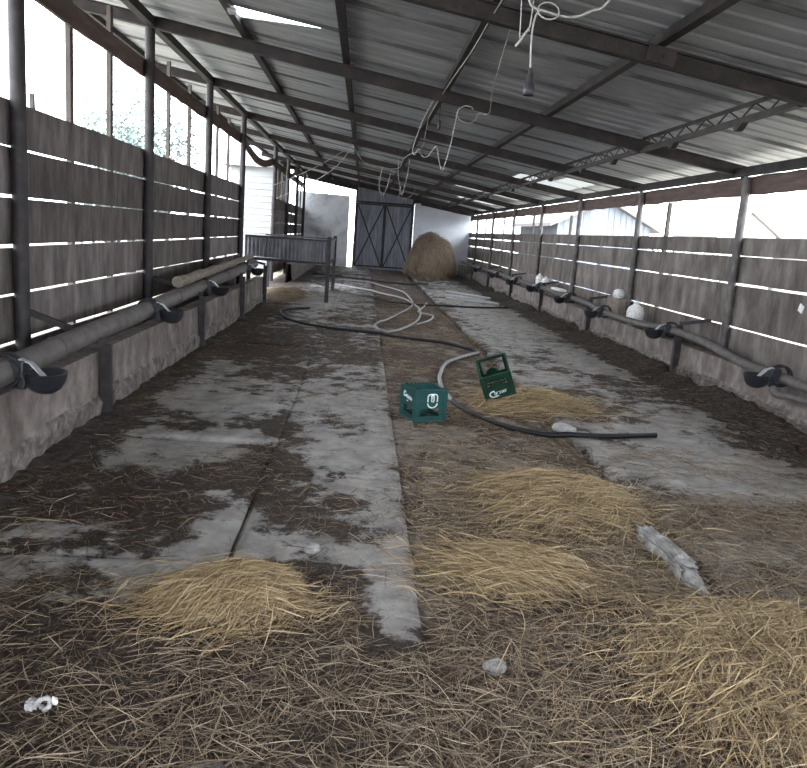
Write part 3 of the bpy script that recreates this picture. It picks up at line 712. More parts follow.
# ------------------------------------------------------------------ crates
def face_panel(mb, P0, U, Vv, W, H, th, holes, n):
    """panel with rectangular/trapezoid holes: cells of a lattice dropped where a hole covers them, then thickened"""
    nu, nv = n
    P0, U, Vv = Vector(P0), Vector(U).normalized(), Vector(Vv).normalized(); nn = U.cross(Vv)
    keep = {}
    for i in range(nu):
        for j in range(nv):
            u = (i + .5) / nu * W; v = (j + .5) / nv * H
            keep[i, j] = not any(h(u, v) for h in holes)
    vid = {}
    def vert(i, j, k):
        key = (i, j, k)
        if key not in vid:
            vid[key] = len(VV); VV.append(P0 + U * (i / nu * W) + Vv * (j / nv * H) - nn * (th * k))
        return vid[key]
    VV = []; FF = []
    for (i, j), kp in keep.items():
        if not kp: continue
        FF.append([vert(i, j, 0), vert(i + 1, j, 0), vert(i + 1, j + 1, 0), vert(i, j + 1, 0)])
        FF.append([vert(i, j + 1, 1), vert(i + 1, j + 1, 1), vert(i + 1, j, 1), vert(i, j, 1)])
        for (di, dj), (a, b) in (((-1, 0), ((0, 1), (0, 0))), ((1, 0), ((1, 0), (1, 1))), ((0, -1), ((0, 0), (1, 0))), ((0, 1), ((1, 1), (0, 1)))):
            if not keep.get((i + di, j + dj), False):
                FF.append([vert(i + a[0], j + a[1], 0), vert(i + a[0], j + a[1], 1), vert(i + b[0], j + b[1], 1), vert(i + b[0], j + b[1], 0)])
    mb.add(VV, FF)
def stroke(pts, wd, y, th=.002):
    """flat printed line in the local xz plane at depth y, facing -y"""
    mb = MB()
    P = [Vector((a, 0, b)) for a, b in pts]
    V = []; k = len(P)
    for i, p in enumerate(P):
        d = (P[min(i + 1, k - 1)] - P[max(i - 1, 0)]).normalized(); s = Vector((-d.z, 0, d.x)) * wd / 2
        for q in (p + s, p - s): V += [(q.x, y, q.z), (q.x, y - th, q.z)]
    Fc = []
    for i in range(k - 1):
        o = i * 4; p = o + 4
        Fc += [(o + 1, o + 3, p + 3, p + 1), (o, p, p + 2, o + 2), (o, o + 1, p + 1, p), (o + 2, p + 2, p + 3, o + 3)]
    Fc += [(0, 2, 3, 1), (k * 4 - 4, k * 4 - 3, k * 4 - 1, k * 4 - 2)]
    return mb.add(V, Fc)
def xform(mb, Mx):
    mb.v = [tuple(Mx @ Vector(p)) for p in mb.v]; return mb
def arc(cx, cz, r, a0, a1, n=12, rz=None):
    return [(cx + r * cos(radians(a0 + (a1 - a0) * i / n)), cz + (rz or r) * sin(radians(a0 + (a1 - a0) * i / n))) for i in range(n + 1)]
def join(ms):
    m = MB()
    for x in ms:
        o = len(m.v); m.v += x.v; m.f += [[i + o for i in f] for f in x.f]; m.sm += x.sm
    return m
W1, D1, H1 = .295, .305, .295
# first crate, upside down: local x along its right-hand face, y along its left face
c1 = thing('bottle_crate', 'teal green plastic bottle crate standing upside down beside the slab', 'crate', (0, 0, 0), 'bottle crates')
body = MB()
win = lambda u, v: .055 < u < .235 and .045 < v < .115 - max(0, (u - .10)) * .30 + .0
win2 = lambda u, v: .06 < u < .245 and .05 < v < .125 - (u - .06) * .18
face_panel(body, (0, 0, 0), (1, 0, 0), (0, 0, 1), W1, H1, .010, [lambda u, v: .052 < u < .238 and .05 < v < .122], (46, 46))
face_panel(body, (0, D1, 0), (0, -1, 0), (0, 0, 1), D1, H1, .010, [lambda u, v: .055 < u < .25 and .05 < v < .122], (46, 46))
face_panel(body, (W1, 0, 0), (0, 1, 0), (0, 0, 1), D1, H1, .010, [lambda u, v: .055 < u < .25 and .05 < v < .122], (46, 46))
face_panel(body, (W1, D1, 0), (-1, 0, 0), (0, 0, 1), W1, H1, .010, [lambda u, v: .052 < u < .238 and .05 < v < .122], (46, 46))
body.build('crate_body', MT['crate'], c1, True)
rims = MB()
for z in (.006, H1 - .012):
    rims.bar((-.006, -.003, z), (W1 + .006, -.003, z), .012, .018); rims.bar((-.003, -.006, z), (-.003, D1 + .006, z), .012, .018)
    rims.bar((W1 + .003, -.006, z), (W1 + .003, D1 + .006, z), .012, .018); rims.bar((-.006, D1 + .003, z), (W1 + .006, D1 + .003, z), .012, .018)
for x, y in ((.004, .004), (W1 - .004, .004), (.004, D1 - .004), (W1 - .004, D1 - .004)): rims.box((x, y, H1 / 2), (.032, .032, H1 - .01))
rims.build('rim', MT['crate'], c1, True, bevel=.004)
sl_ = MB()
for k in range(7):       # the crate's ribbed bottom, now on top
    u = .03 + k * .0395
    sl_.bar((u - .015, .012, H1 - .004), (u + .015, D1 - .012, H1 - .004), .014, .022)
for k in range(3): sl_.bar((.012, .07 + k * .08, H1 - .022), (W1 - .012, .07 + k * .08, H1 - .022), .008, .012)
sl_.build('bottom_slats', MT['crate'], c1, True)
dv = MB()
for k in (1, 2, 3): dv.box((W1 * k / 4, D1 / 2, .20), (.005, D1 - .03, .15)); dv.box((W1 / 2, D1 * k / 4, .20), (W1 - .03, .005, .15))
dv.build('divider', MT['crate'], c1, True)
cx, cz = .165, .205
lg = [stroke([(cx - .046, cz - .022)] + [(cx - .046, cz + .018)] + arc(cx - .022, cz + .022, .024, 180, 90) + [(cx + .022, cz + .046)] + arc(cx + .022, cz + .022, .024, 90, 0) + [(cx + .046, cz - .022)], .011, -.0005),
      stroke([(cx - .016, cz + .036), (cx - .008, cz + .022), (cx - .010, cz - .020)], .011, -.0009), stroke([(cx + .006, cz + .040), (cx + .012, cz + .02), (cx + .012, cz - .020)], .011, -.0009),
      stroke([(cx - .010, cz - .020), (cx + .012, cz - .020)], .008, -.0013), stroke([(cx - .014, cz + .036), (cx + .008, cz + .040)], .012, -.0013),
      stroke(arc(cx, cz - .034, .046, 180, 360, 16, .040), .012, -.0005)]
o = join(lg).build('logo', MT['print'], c1, True); o['label'] = 'white printed m and curved stroke logo'
# script on the left face (local: along -y seen from -x)
sc = [stroke(arc(.070, .215, .022, 30, 330), .012, 0), stroke([(.098, .195), (.100, .215), (.112, .215), (.114, .192)], .009, -.0004), stroke(arc(.135, .200, .012, 0, 360), .009, -.0008),
      stroke([(.156, .178), (.157, .208), (.172, .208), (.174, .190), (.160, .188)], .009, -.0012), stroke(arc(.195, .196, .011, 20, 330), .009, -.0016), stroke([(.212, .206), (.214, .184), (.226, .182), (.228, .204)], .009, -.002), stroke([(.125, .165), (.150, .160)], .008, -.0024)]
m = xform(join(sc), Matrix.Translation((0, D1, 0)) @ Matrix.Rotation(-pi / 2, 4, 'Z'))
o = m.build('logo', MT['print'], c1, True); o['label'] = 'small white script print'
c1.location = (.535, 6.66, -.022); c1.rotation_euler = (0, 0, radians(20.5))

c2 = thing('bottle_crate', 'dark green plastic bottle crate tilted forward on straw, open top showing', 'crate', (0, 0, 0), 'bottle crates')
body = MB()
hw = lambda u, v: .05 < u < .245 and .140 < v < .242 - .9 * max(0, abs(u - .147) - .06) and not ((u - .147) ** 2 / .058 ** 2 + (v - .140) ** 2 / .062 ** 2 < 1)
hb = lambda u, v: .035 < u < .26 and .10 < v < .265 and not ((u - .17) ** 2 / .06 ** 2 + (v - .10) ** 2 / .06 ** 2 < 1)
face_panel(body, (0, 0, 0), (1, 0, 0), (0, 0, 1), W1, H1, .010, [hw], (50, 50))
face_panel(body, (W1, D1, 0), (-1, 0, 0), (0, 0, 1), W1, H1, .010, [hb], (50, 50))
face_panel(body, (0, D1, 0), (0, -1, 0), (0, 0, 1), D1, H1, .010, [lambda u, v: .08 < u < .22 and .17 < v < .23], (40, 40))
face_panel(body, (W1, 0, 0), (0, 1, 0), (0, 0, 1), D1, H1, .010, [lambda u, v: .08 < u < .22 and .17 < v < .23], (40, 40))
body.build('crate_body', MT['crate2'], c2, True)
rims = MB()
for z in (.008, H1 - .010):
    rims.bar((-.006, -.003, z), (W1 + .006, -.003, z), .012, .02); rims.bar((-.003, -.006, z), (-.003, D1 + .006, z), .012, .02)
    rims.bar((W1 + .003, -.006, z), (W1 + .003, D1 + .006, z), .012, .02); rims.bar((-.006, D1 + .003, z), (W1 + .006, D1 + .003, z), .012, .02)
for x, y in ((.004, .004), (W1 - .004, .004), (.004, D1 - .004), (W1 - .004, D1 - .004)): rims.box((x, y, H1 / 2), (.03, .03, H1 - .01))
rims.build('rim', MT['crate2'], c2, True, bevel=.004)
fl_ = MB()
for k in range(6): fl_.bar((.03 + k * .047, .012, .012), (.03 + k * .047, D1 - .012, .012), .014, .012)
for k in range(6): fl_.bar((.012, .03 + k * .047, .020), (W1 - .012, .03 + k * .047, .020), .014, .010)
fl_.build('bottom_slats', MT['crate2'], c2, True)
cx, cz = .085, .060
lg = [stroke(arc(cx, cz, .036, 60, 320, 18), .015, -.0005), stroke([(cx + .012, cz - .034), (cx + .05, cz - .028)], .010, -.0009)]
x = cx + .012
for k, gl in enumerate(([(0, .018), (0, -.012), (.016, -.012), (.016, .010), (.004, .012)], [(0, -.012), (0, .014), (.012, .014)], [(0, -.010), (.012, -.012), (.014, .004), (0, .014), (.014, .016)], [(0, -.010), (.012, -.012), (.014, .004), (0, .014), (.014, .016)], [(.014, -.010), (0, -.012), (0, .014), (.014, .012), (.012, .002), (.001, .002)], [(0, -.014), (0, .016), (.013, .014)])):
    lg.append(stroke([(x + a, cz + .004 + b + .0015 * k) for a, b in gl], .008, -.0013 - .0003 * k)); x += .0225
o = join(lg).build('logo', MT['print'], c2, True); o['label'] = 'white printed script logo with a large C'
R2 = Matrix.Rotation(radians(-24), 4, 'Y') @ Matrix.Rotation(radians(25), 4, 'X') @ Matrix.Rotation(radians(-8), 4, 'Z')
# stand it on its lowest corner in the straw
vs = [R2 @ Vector((a, b, c)) for a in (0, W1) for b in (0, D1) for c in (0, H1)]
low = min(v.z for v in vs)
c2.matrix_world = Matrix.Translation((1.325, 7.60, -low + .015)) @ R2

# ------------------------------------------------------------------ hoses
def gz(x, y): return float(np.maximum(base_z(x, y), -.03) + heap_z(np.array([x]), np.array([y]))[0])
def hose(pts, r, name, mat, label, cat='hose', per=10):
    P = smooth_path([(x, y, 0) for x, y in pts], per)
    P = [Vector((p.x, p.y, max(gz(p.x, p.y), gz(p.x + .08, p.y), gz(p.x - .08, p.y)) + r + .004)) for p in P]
    for _ in range(3): P = [P[0]] + [Vector((P[i].x, P[i].y, max(P[i].z, (P[i - 1].z + P[i].z + P[i + 1].z) / 3))) for i in range(1, len(P) - 1)] + [P[-1]]
    m = MB(); m.tube(P, r, 10); return tag(m.build(name, mat), label, cat)
hose([(2.67, 6.55), (2.12, 6.40), (1.65, 6.43), (1.31, 6.70), (1.05, 7.25), (.98, 7.6)], .023, 'rubber_hose', MT['hose'], 'black rubber hose curving in front of the two green crates')
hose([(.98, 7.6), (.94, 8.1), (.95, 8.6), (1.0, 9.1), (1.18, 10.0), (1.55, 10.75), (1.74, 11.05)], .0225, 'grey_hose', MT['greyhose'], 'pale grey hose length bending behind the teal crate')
hose([(1.74, 11.05), (1.72, 11.3), (1.60, 11.5), (1.27, 11.93), (.34, 12.31), (-.63, 12.7), (-1.22, 13.5), (-1.46, 14.6), (-1.3, 15.2), (-1.0, 15.5)], .023, 'rubber_hose', MT['hose'], 'long black hose crossing the slabs behind the crates')
hose([(-.76, 22.9), (.25, 21.5), (1.01, 20.1), (1.25, 18.5), (1.31, 16.94), (1.12, 14.9), (.72, 13.3), (.42, 12.75), (.30, 13.0), (.30, 13.6), (.71, 15.5), (1.2, 18.0), (1.26, 20.5), (1.1, 22.6), (.27, 24.9), (-.69, 25.4)], .02, 'grey_hose', MT['greyhose'], 'pale grey hose looping in the middle lane')
hose([(1.05, 14.2), (1.35, 15.0), (1.5, 16.0), (1.25, 16.6), (1.45, 17.8), (1.62, 19.0)], .018, 'grey_hose', MT['greyhose'], 'short pale grey hose curling right of the long grey loop')
hose([(-1.5, 23.5), (-.4, 20.2), (.6, 18.6), (1.6, 18.2), (2.8, 18.4), (3.6, 18.9)], .022, 'rubber_hose', MT['hose'], 'dark hose lying across the lane far behind the crates')
hose([(-1.7, 27.5), (0.0, 26.2), (1.4, 25.6), (2.2, 26.0)], .024, 'rubber_hose', MT['hose'], 'dark hose on the floor near the corrugated gate')
for i, pts in enumerate((((2.35, 21.6), (3.3, 20.6)), ((2.5, 23.0), (3.55, 21.3)), ((2.25, 20.6), (3.5, 19.6)))):
    m = MB(); m.tube([(pts[0][0], pts[0][1], .03), (pts[1][0], pts[1][1], .035)], .03, 8)
    tag(m.build('loose_pipe', MT['greyhose']), ('%s pale pipe lying on the right slab beyond the crates' % ('nearest' if i == 2 else 'middle' if i == 0 else 'farthest')), 'pipe', 'loose pipes on the right slab')

# ------------------------------------------------------------------ stones and bits
def rock(c, size, seed, name, mat, label, cat, rot=0., sub=3, amp=.22):
    bm = bmesh.new(); bmesh.ops.create_icosphere(bm, subdivisions=sub, radius=1)
    rr = random.Random(seed); offs = [Vector((rr.uniform(-9, 9), rr.uniform(-9, 9), rr.uniform(-9, 9))) for _ in range(3)]
    from mathutils import noise as mn
    for v in bm.verts:
        d = v.co.normalized(); f = 1 + amp * mn.noise(d * 1.6 + offs[0]) + amp * .5 * mn.noise(d * 4 + offs[1]) + amp * .25 * mn.noise(d * 9 + offs[2])
        q = Vector([math.copysign(abs(k) ** .62, k) for k in d]) * f     # boxy
        v.co = Vector((q.x * size[0], q.y * size[1], q.z * size[2]))
    me = bpy.data.meshes.new(name); bm.to_mesh(me); bm.free(); me.materials.append(mat)
    o = bpy.data.objects.new(name, me); COL.objects.link(o); o.location = c; o.rotation_euler = (0, 0, rot)
    return tag(o, label, cat)
rock((1.86, 6.62, .015), (.08, .10, .035), 3, 'stone', MT['stone'], 'pale flat stone lying against the black hose', 'stone', .4)
rock((-.165, 3.70, .022), (.04, .036, .022), 5, 'stone', MT['chunk'], 'small pale stone on the slab in the left foreground', 'stone', .3)
rock((1.73, 3.88, .005), (.052, .33, .055), 9, 'concrete_chunk', MT['chunk'], 'long broken pale concrete chunk half buried in straw', 'concrete', .06, 5, .55)
rock((.60, 2.72, -.01), (.045, .035, .02), 12, 'stone', MT['chunk'], 'half buried pale stone low in the centre foreground', 'stone', .6)
rock((2.35, 14.2, .01), (.05, .05, .03), 15, 'stone', MT['stone'], 'small dark stone on the right slab beyond the crates', 'stone')
t = thing('paper_wad', 'crumpled white paper wad in the bottom left straw', 'litter', (-.935, 2.31, .02)); t.scale = (.68, .68, .68)
m = MB(); P = [(.0 + .03 * cos(a), 0 + .012 * sin(2 * a), .034 + .026 * sin(a)) for a in np.linspace(0, 2 * pi, 17)]
m.tube(P, [.012 + .004 * sin(3 * k) for k in range(17)], 8); m.build('ring', MT['stone'], t, True)
o = rock((-.058, .01, .022), (.026, .026, .022), 33, 'crumple', MT['stone'], None, None, 0, 3, .5); o.parent = t
o = rock((.045, .015, .040), (.014, .012, .018), 37, 'flap', MT['plastic'], None, None, 0, 2, .4); o.parent = t
# white things on the right wall
def jug(c, s, rz, label):
    t = thing('plastic_jug', label, 'jug', (0, 0, 0), 'white plastic bits on the right kerb')
    m = MB(); m.lathe([(.002, 0), (.06, .0), (.075, .02), (.078, .12), (.065, .16), (.03, .185), (.022, .19)], n=18, sx=.85); m.build('jug_body', MT['plastic'], t, True)
    m = MB(); m.lathe([(.025, .188), (.026, .21), (.002, .212)], n=14); m.build('cap', MT['plastic'], t, True)
    m = MB(); m.tube([(.05, 0, .165), (.085, 0, .15), (.092, 0, .10), (.068, 0, .07)], .01, 8); m.build('handle', MT['plastic'], t, True)
    t.location = c; t.rotation_euler = rz; t.scale = (s, s, s); return t
o = MB().box((4.50, 13.45, .51), (.22, .62, .54), jit=.006).build('feed_box', MT['polewood'], bevel=.008); tag(o, 'tan wooden box behind the second right stand, against the planks', 'box')
jug((4.45, 13.2, .845), 1.1, (-pi / 2, 0, .25), 'white plastic jug lying on the tan wooden box')
jug((4.335, 12.1, .44), 1.75, (0, 0, 1.2), 'larger white plastic jug standing on the kerb before the second right post')
jug((4.30, 18.9, .64), 1.2, (0, 0, .5), 'left of two small white jugs on the far right kerb')
jug((4.30, 18.2, .60), 1.2, (0, 0, 2.5), 'right of two small white jugs on the far right kerb')
tb = MB(); P = [Vector((4.14, 15.9, .685)), Vector((4.14, 16.7, .685))]; tb.bar(P[0], P[1], .14, .05); tag(tb.build('white_board', MT['plastic'], bevel=.01), 'short white board lying on the far right kerb', 'board')
tb = MB(); tb.box((XR + .019, 7.98, 1.125), (.012, .085, .085), Matrix.Rotation(.35, 3, 'X')); tag(tb.build('paper_tag', MT['plastic'], bevel=.003), 'small white paper tag stuck on the right planks', 'tag')

# ------------------------------------------------------------------ straw
def blades(n, sampler, zf, lmin, lmax, wd, ang=None, spread=pi, lift=.02, curl=1.2, zmax=.0):
    x, y = sampler(n); n = len(x)
    L = RNG.uniform(lmin, lmax, n) * RNG.uniform(.5, 1, n)
    a = (RNG.uniform(-spread, spread, n) + (0 if ang is None else ang))
    flip = RNG.random(n) < .5; a = np.where(flip, a + pi, a)
    c = RNG.normal(0, curl * .35, n); kink = RNG.normal(0, .25, n) * (RNG.random(n) < .35)
    T = np.linspace(-.5, .5, 5); pts = []
    px = x.copy(); py = y.copy(); seg = L / 4
    th = a - c * .5; X = [px]; Y = [py]
    for k in range(4):
        px = px + np.cos(th) * seg; py = py + np.sin(th) * seg; X.append(px); Y.append(py); th = th + c * .25 + (kink if k == 1 else 0)
    X = np.array(X); Y = np.array(Y); X -= (X.mean(0) - x); Y -= (Y.mean(0) - y)
    Z = np.array([zf(X[k], Y[k]) for k in range(5)])
    h0 = RNG.random(n) ** 1.6 * lift; tilt = RNG.normal(0, .11, n) * L
    arch = np.abs(RNG.normal(0, .03, n)) * L
    Zs = Z.mean(0)[None] * .5 + Z * .5
    Zc = Zs + h0 + T[:, None] * tilt[None] + arch[None] * (1 - 4 * T[:, None] ** 2) 
    Zc = np.maximum(Zc, Z + .003)
    W = RNG.uniform(.6, 1.25, n) * wd
    rl = RNG.uniform(-.9, .9, n)
    dx = np.gradient(X, axis=0); dy = np.gradient(Y, axis=0); dl = np.sqrt(dx ** 2 + dy ** 2) + 1e-9
    sx = -dy / dl * np.cos(rl); sy = dx / dl * np.cos(rl); sz = np.sin(rl)[None] * np.ones_like(sx)
    tap = np.array([.55, 1, 1, .95, .4])[:, None] * W[None] / 2
    A = np.stack([X + sx * tap, Y + sy * tap, Zc + sz * tap], -1); B = np.stack([X - sx * tap, Y - sy * tap, Zc - sz * tap], -1)
    V = np.stack([A, B], 1)                       # 5,2,n,3
    V = V.transpose(2, 0, 1, 3).reshape(-1, 3)    # n*10
    b = (np.arange(n) * 10)[:, None]
    Q = np.concatenate([np.stack([b[:, 0] + 2 * k, b[:, 0] + 2 * k + 1, b[:, 0] + 2 * k + 3, b[:, 0] + 2 * k + 2], -1) for k in range(4)], 0)
    return V, Q
def reject(x0, x1, y0, y1, dens, yp=1.):
    def s(n):
        xs = []; ys = []; got = 0; it = 0
        while got < n and it < 60:
            m = n * 2; x = RNG.uniform(x0, x1, m); u = RNG.random(m); y = y0 + (y1 - y0) * u ** yp
            k = RNG.random(m) < dens(x, y); xs.append(x[k]); ys.append(y[k]); got += k.sum(); it += 1
        return np.concatenate(xs)[:n], np.concatenate(ys)[:n]
    return s
floorz = lambda x, y: np.maximum(base_z(x, y), -.03) + heap_z(x, y)
def near_d(x, y):
    n = fbm(x, y, 1.8, 4, 41); e = y - 3.1 - .45 * np.clip((x - .3) * 3, 0, 1) * 3.6 - .5 * (n - .5)
    d = np.clip(1 - e / .35, 0, 1) * (.35 + .9 * fbm(x, y, 2.6, 4, 43))
    d *= np.where(x < -.6, .55 + .4 * np.clip((2.7 - y) / .5, 0, 1), 1)
    d = np.where((x > .08) & (x < .38) & (y > 2.72 + .25 * (n - .5)), d * .08, d)
    return np.clip(d, 0, 1)
def lane_d(x, y):
    inl = (x > .36) & (x < 1.9)
    return np.where(inl, .95, np.where(x > 1.9, .22 + .3 * (y < 6.2), .22)) * np.clip(fbm(x, y, 1.6, 4, 47) * 2.4 - .6, 0, 1)
def slab_d(x, y):
    d = dirt(x, y); return np.clip((d - .5) * 2.2, 0, 1)
def stuff(name, mat, V, Q, label, cat):
    o = np_mesh(name, V, Q, MT[mat], False); return tag(o, label, cat, kind='stuff')
V, Q = blades(46000, reject(-2.0, 3.9, 1.4, 5.6, near_d, 1.1), floorz, .06, .28, .0027, lift=.035, curl=.7)
stuff('loose_straw', 'oldstraw', V, Q, 'loose grey brown straw strewn over the foreground floor', 'straw')
V, Q = blades(22000, reject(-2.0, 3.9, 1.4, 5.4, near_d, 1.1), floorz, .03, .15, .0030, lift=.012)
stuff('trampled_straw', 'brownstraw', V, Q, 'dark trampled straw bits on the foreground floor', 'straw')
V, Q = blades(34000, reject(-1.9, 4.0, 3.4, 20, lane_d, 1.7), floorz, .05, .22, .0045, lift=.018, curl=.8)
stuff('loose_straw', 'oldstraw', V, Q, 'thin brownish straw along the middle lane', 'straw')
V, Q = blades(16000, reject(-2.0, 4.1, 3.2, 16, slab_d, 1.6), floorz, .03, .13, .0045, lift=.010)
stuff('chaff', 'brownstraw', V, Q, 'dark straw crumbs on the dirty concrete slabs', 'straw')
for cx, cy, rx, ry, h, n, a, lab, kd in HEAPS:
    xs = np.linspace(cx - rx, cx + rx, 40); ys = np.linspace(cy - ry, cy + ry, 40); X, Y = np.meshgrid(xs, ys)
    r2 = ((X - cx) / rx) ** 2 + ((Y - cy) / ry) ** 2
    Z = base_z(X, Y) + np.where(r2 < 1, h * np.clip(1 - r2, 0, 1) ** 1.3 * (.65 + .7 * fbm(X, Y, 5, 3, 21)) - .022, -.05)
    Z = np.maximum(Z, base_z(X, Y) - .03)
    Vm = np.stack([X, Y, Z], -1).reshape(-1, 3); i = np.arange(39)[:, None] * 40 + np.arange(39)[None]
    Qm = np.stack([i, i + 1, i + 41, i + 40], -1).reshape(-1, 4)
    loc = (cx, cy, float(base_z(cx, cy)))
    o = np_mesh('straw_pile', Vm, Qm, MT['mound'], True, loc=loc); tag(o, lab, 'straw pile', 'straw piles on the floor')
    def smp(n, cx=cx, cy=cy, rx=rx, ry=ry):
        t = RNG.uniform(0, 2 * pi, n); r = np.sqrt(RNG.random(n)) * np.where(RNG.random(n) < .3, RNG.uniform(.8, 1.75, n), RNG.uniform(.6, 1.05, n)) * (.55 + .9 * fbm(np.cos(t) * 1.0 + cx * 7, np.sin(t) * 1.0, 1.6, 3, 91))
        return cx + rx * r * np.cos(t), cy + ry * r * np.sin(t)
    Vb, Qb = blades(int(n * 1.35), smp, floorz, .10, .32, .0034 if cy < 6 else .0052, a, 1.0, .055, .9)
    b = np_mesh('straw_blades', Vb, Qb, MT['straw'] if kd else MT['oldstraw'], False, parent=o, loc=loc); b.location = (0, 0, 0); b['kind'] = 'stuff'

# big hay stack at the end
cx, cy, R0, H0 = 2.72, 31.6, 1.05, 1.50
def hz(x, y):
    r = np.sqrt(((x - cx) / R0) ** 2 + ((y - cy) / 1.2) ** 2) + .25 * (fbm(x, y, 1.6, 3, 63) - .5); return H0 * np.clip(1 - np.clip(r, 0, 2) ** 4.5, 0, 1) * (.78 + .42 * fbm(x, y, 2.2, 3, 61))
n = 60; xs = np.linspace(cx - R0, cx + R0, n); ys = np.linspace(cy - 1.2, cy + 1.2, n); X, Y = np.meshgrid(xs, ys); Z = hz(X, Y) - .012
Vm = np.stack([X, Y, Z], -1).reshape(-1, 3); i = np.arange(n - 1)[:, None] * n + np.arange(n - 1)[None]
Qm = np.stack([i, i + 1, i + n + 1, i + n], -1).reshape(-1, 4)
o = np_mesh('hay_stack', Vm, Qm, MT['mound'], True, loc=(cx, cy, 0)); tag(o, 'tall brown hay stack against the far end wall', 'hay')
def smp(n):
    r = np.sqrt(RNG.random(n)) * 1.0; t = RNG.uniform(0, 2 * pi, n); return cx + R0 * r * np.cos(t), cy + 1.2 * r * np.sin(t)
Vb, Qb = blades(9000, smp, hz, .15, .5, .013, .3, 2.5, .16, 1.5)
b = np_mesh('hay_blades', Vb, Qb, MT['haystraw'], False, parent=o, loc=(cx, cy, 0)); b.location = (0, 0, 0); b['kind'] = 'stuff'

# manure ridges along the kerbs
def ridge(x0, x1, y0, y1, peak, name, label, seed):
    xs = np.linspace(x0, x1, 22); ys = yspace(y0, y1); X, Y = np.meshgrid(xs, ys); u = (X - x0) / (x1 - x0)
    prof = np.where(peak > .5, u ** 1.4 * np.clip((1.02 - u) * 9, .55, 1), (1 - u) ** 1.4)
    Z = (.15 if peak > .5 else .05) * prof * (.25 + 1.4 * fbm(X, Y, 2.2, 4, seed)) + .05 * (fbm(X, Y, 9, 4, seed + 3) - .5) - .022 - .05 * (fbm(X, Y, .9, 3, seed + 5) < .42) 
    Vm = np.stack([X, Y, Z], -1).reshape(-1, 3); nx = len(xs); i = np.arange(len(ys) - 1)[:, None] * nx + np.arange(nx - 1)[None]
    Qm = np.stack([i, i + 1, i + nx + 1, i + nx], -1).reshape(-1, 4)
    o = np_mesh(name, Vm, Qm, MT['manure'], True); return tag(o, label, 'dirt', kind='stuff')
ridge(3.5, 4.24, 2, 30, .8, 'dirt_ridge', 'dark lumpy dirt ridge along the right kerb', 71)
ridge(-2.04, -1.55, 2, 16, .2, 'dirt_ridge', 'thin dark dirt ridge along the left kerb', 75)
V, Q = blades(5000, reject(3.4, 4.2, 4, 18, lambda x, y: np.clip((x - 3.2), 0, 1), 1.4), lambda x, y: np.full_like(x, .05) + .07 * (x - 3.4), .03, .12, .006, lift=.05)
stuff('chaff', 'brownstraw', V, Q, 'dark straw crumbs on the right dirt ridge', 'straw')

# ------------------------------------------------------------------ cables and lamp socket
def cable(pts, r, label, mat='cable', name='hanging_cable', per=8, cat='cable', grp='loose cables under the roof'):
    m = MB(); m.tube(smooth_path(pts, per), r * .8, 7); return tag(m.build(name, MT[mat]), label, cat, grp)
cable([(.71, 4.3, RP(.71) + .0), (.72, 4.2, 2.95), (.76, 4.2, 2.80), (.79, 4.2, 2.765), (.84, 4.2, 2.755), (.92, 4.2, 2.74), (1.0, 4.2, 2.74), (1.08, 4.2, 2.775), (1.17, 4.2, 2.84), (1.35, 4.3, RP(1.35) - .0)], .0085, 'thick white cable swagged at the top of the picture')
t = thing('lamp_socket', 'black lamp socket hanging on a white cord', 'lamp socket', (.80, 4.2, 2.35))
m = MB(); m.tube(smooth_path([(.82, 4.2, 2.76), (.80, 4.2, 2.73), (.79, 4.2, 2.67), (.79, 4.2, 2.58), (.80, 4.2, 2.46)], 6), .005, 7); m.build('cord', MT['cable'], t)
m = MB(); m.lathe([(.001, .135), (.009, .134), (.011, .115), (.016, .10), (.018, .065), (.026, .06), (.030, .02), (.030, .0), (.024, -.002), (.022, .02), (.001, .022)], (.80, 4.2, 2.345), 18); m.build('socket_shell', MT['socket'], t)
cable([(.86 + .055 * cos(a) , 4.19 + .02 * sin(a), 2.755 + .045 * sin(a)) for a in np.linspace(0, 2 * pi, 13)], .005, 'coiled ring of white cable above the lamp socket', per=3)
cable([(.70, 4.25, RP(.7)), (.72, 4.2, 2.8), (.73, 4.2, 2.61), (.745, 4.2, 2.63), (.765, 4.2, 2.66), (.78, 4.2, 2.75), (.79, 4.22, RP(.79))], .004, 'thin cord looped left of the lamp socket')
cable([(.71, 4.2, 2.575), (.735, 4.2, 2.61), (.76, 4.2, 2.65), (.775, 4.2, 2.66)], .008, 'short knotted cord end left of the lamp socket')
cable([(.90, 3.6, RP(.9) - .03), (.86, 5.8, RP(.86) - .06), (.84, 7.3, RP(.84) - .10), (.83, 9.0, RP(.83) - .06), (.82, 11.5, RP(.82) - .05), (.84, 12.2, RP(.84) - .1), (.84, 12.8, 3.0), (.80, 13.4, 2.96), (.75, 15, 3.05), (.70, 17, RP(.7) - .2)], .007, 'white cable running along the middle purlin')
cable([(1.01, 6.1, RP(1.0) - .01), (1.17, 8.0, 3.05), (1.30, 9.0, 2.98), (1.26, 9.6, 3.05), (1.22, 9.6, 2.97), (1.14, 9.6, 2.93), (1.05, 9.6, 2.96), (1.0, 9.6, 2.98), (.96, 9.6, 2.69), (.90, 9.6, 2.42), (.87, 9.6, 2.38), (.83, 9.6, 2.5), (.79, 9.6, 2.64), (.73, 9.6, 2.57), (.69, 9.6, 2.52), (.63, 9.6, 2.52), (.58, 9.6, 2.60), (.54, 9.6, 2.53), (.52, 9.7, 2.62), (.62, 9.75, 2.95), (.72, 9.75, RP(.72) - .15)], .006, 'pale cable hanging in zigzag loops from a rafter')
cable([(1.0, 9.6, 2.98), (1.02, 9.62, 3.08), (1.10, 9.62, 3.13), (1.17, 9.62, 3.12), (1.2, 9.66, RP(1.2) - .15)], .009, 'thick pale cable end above the zigzag loops')
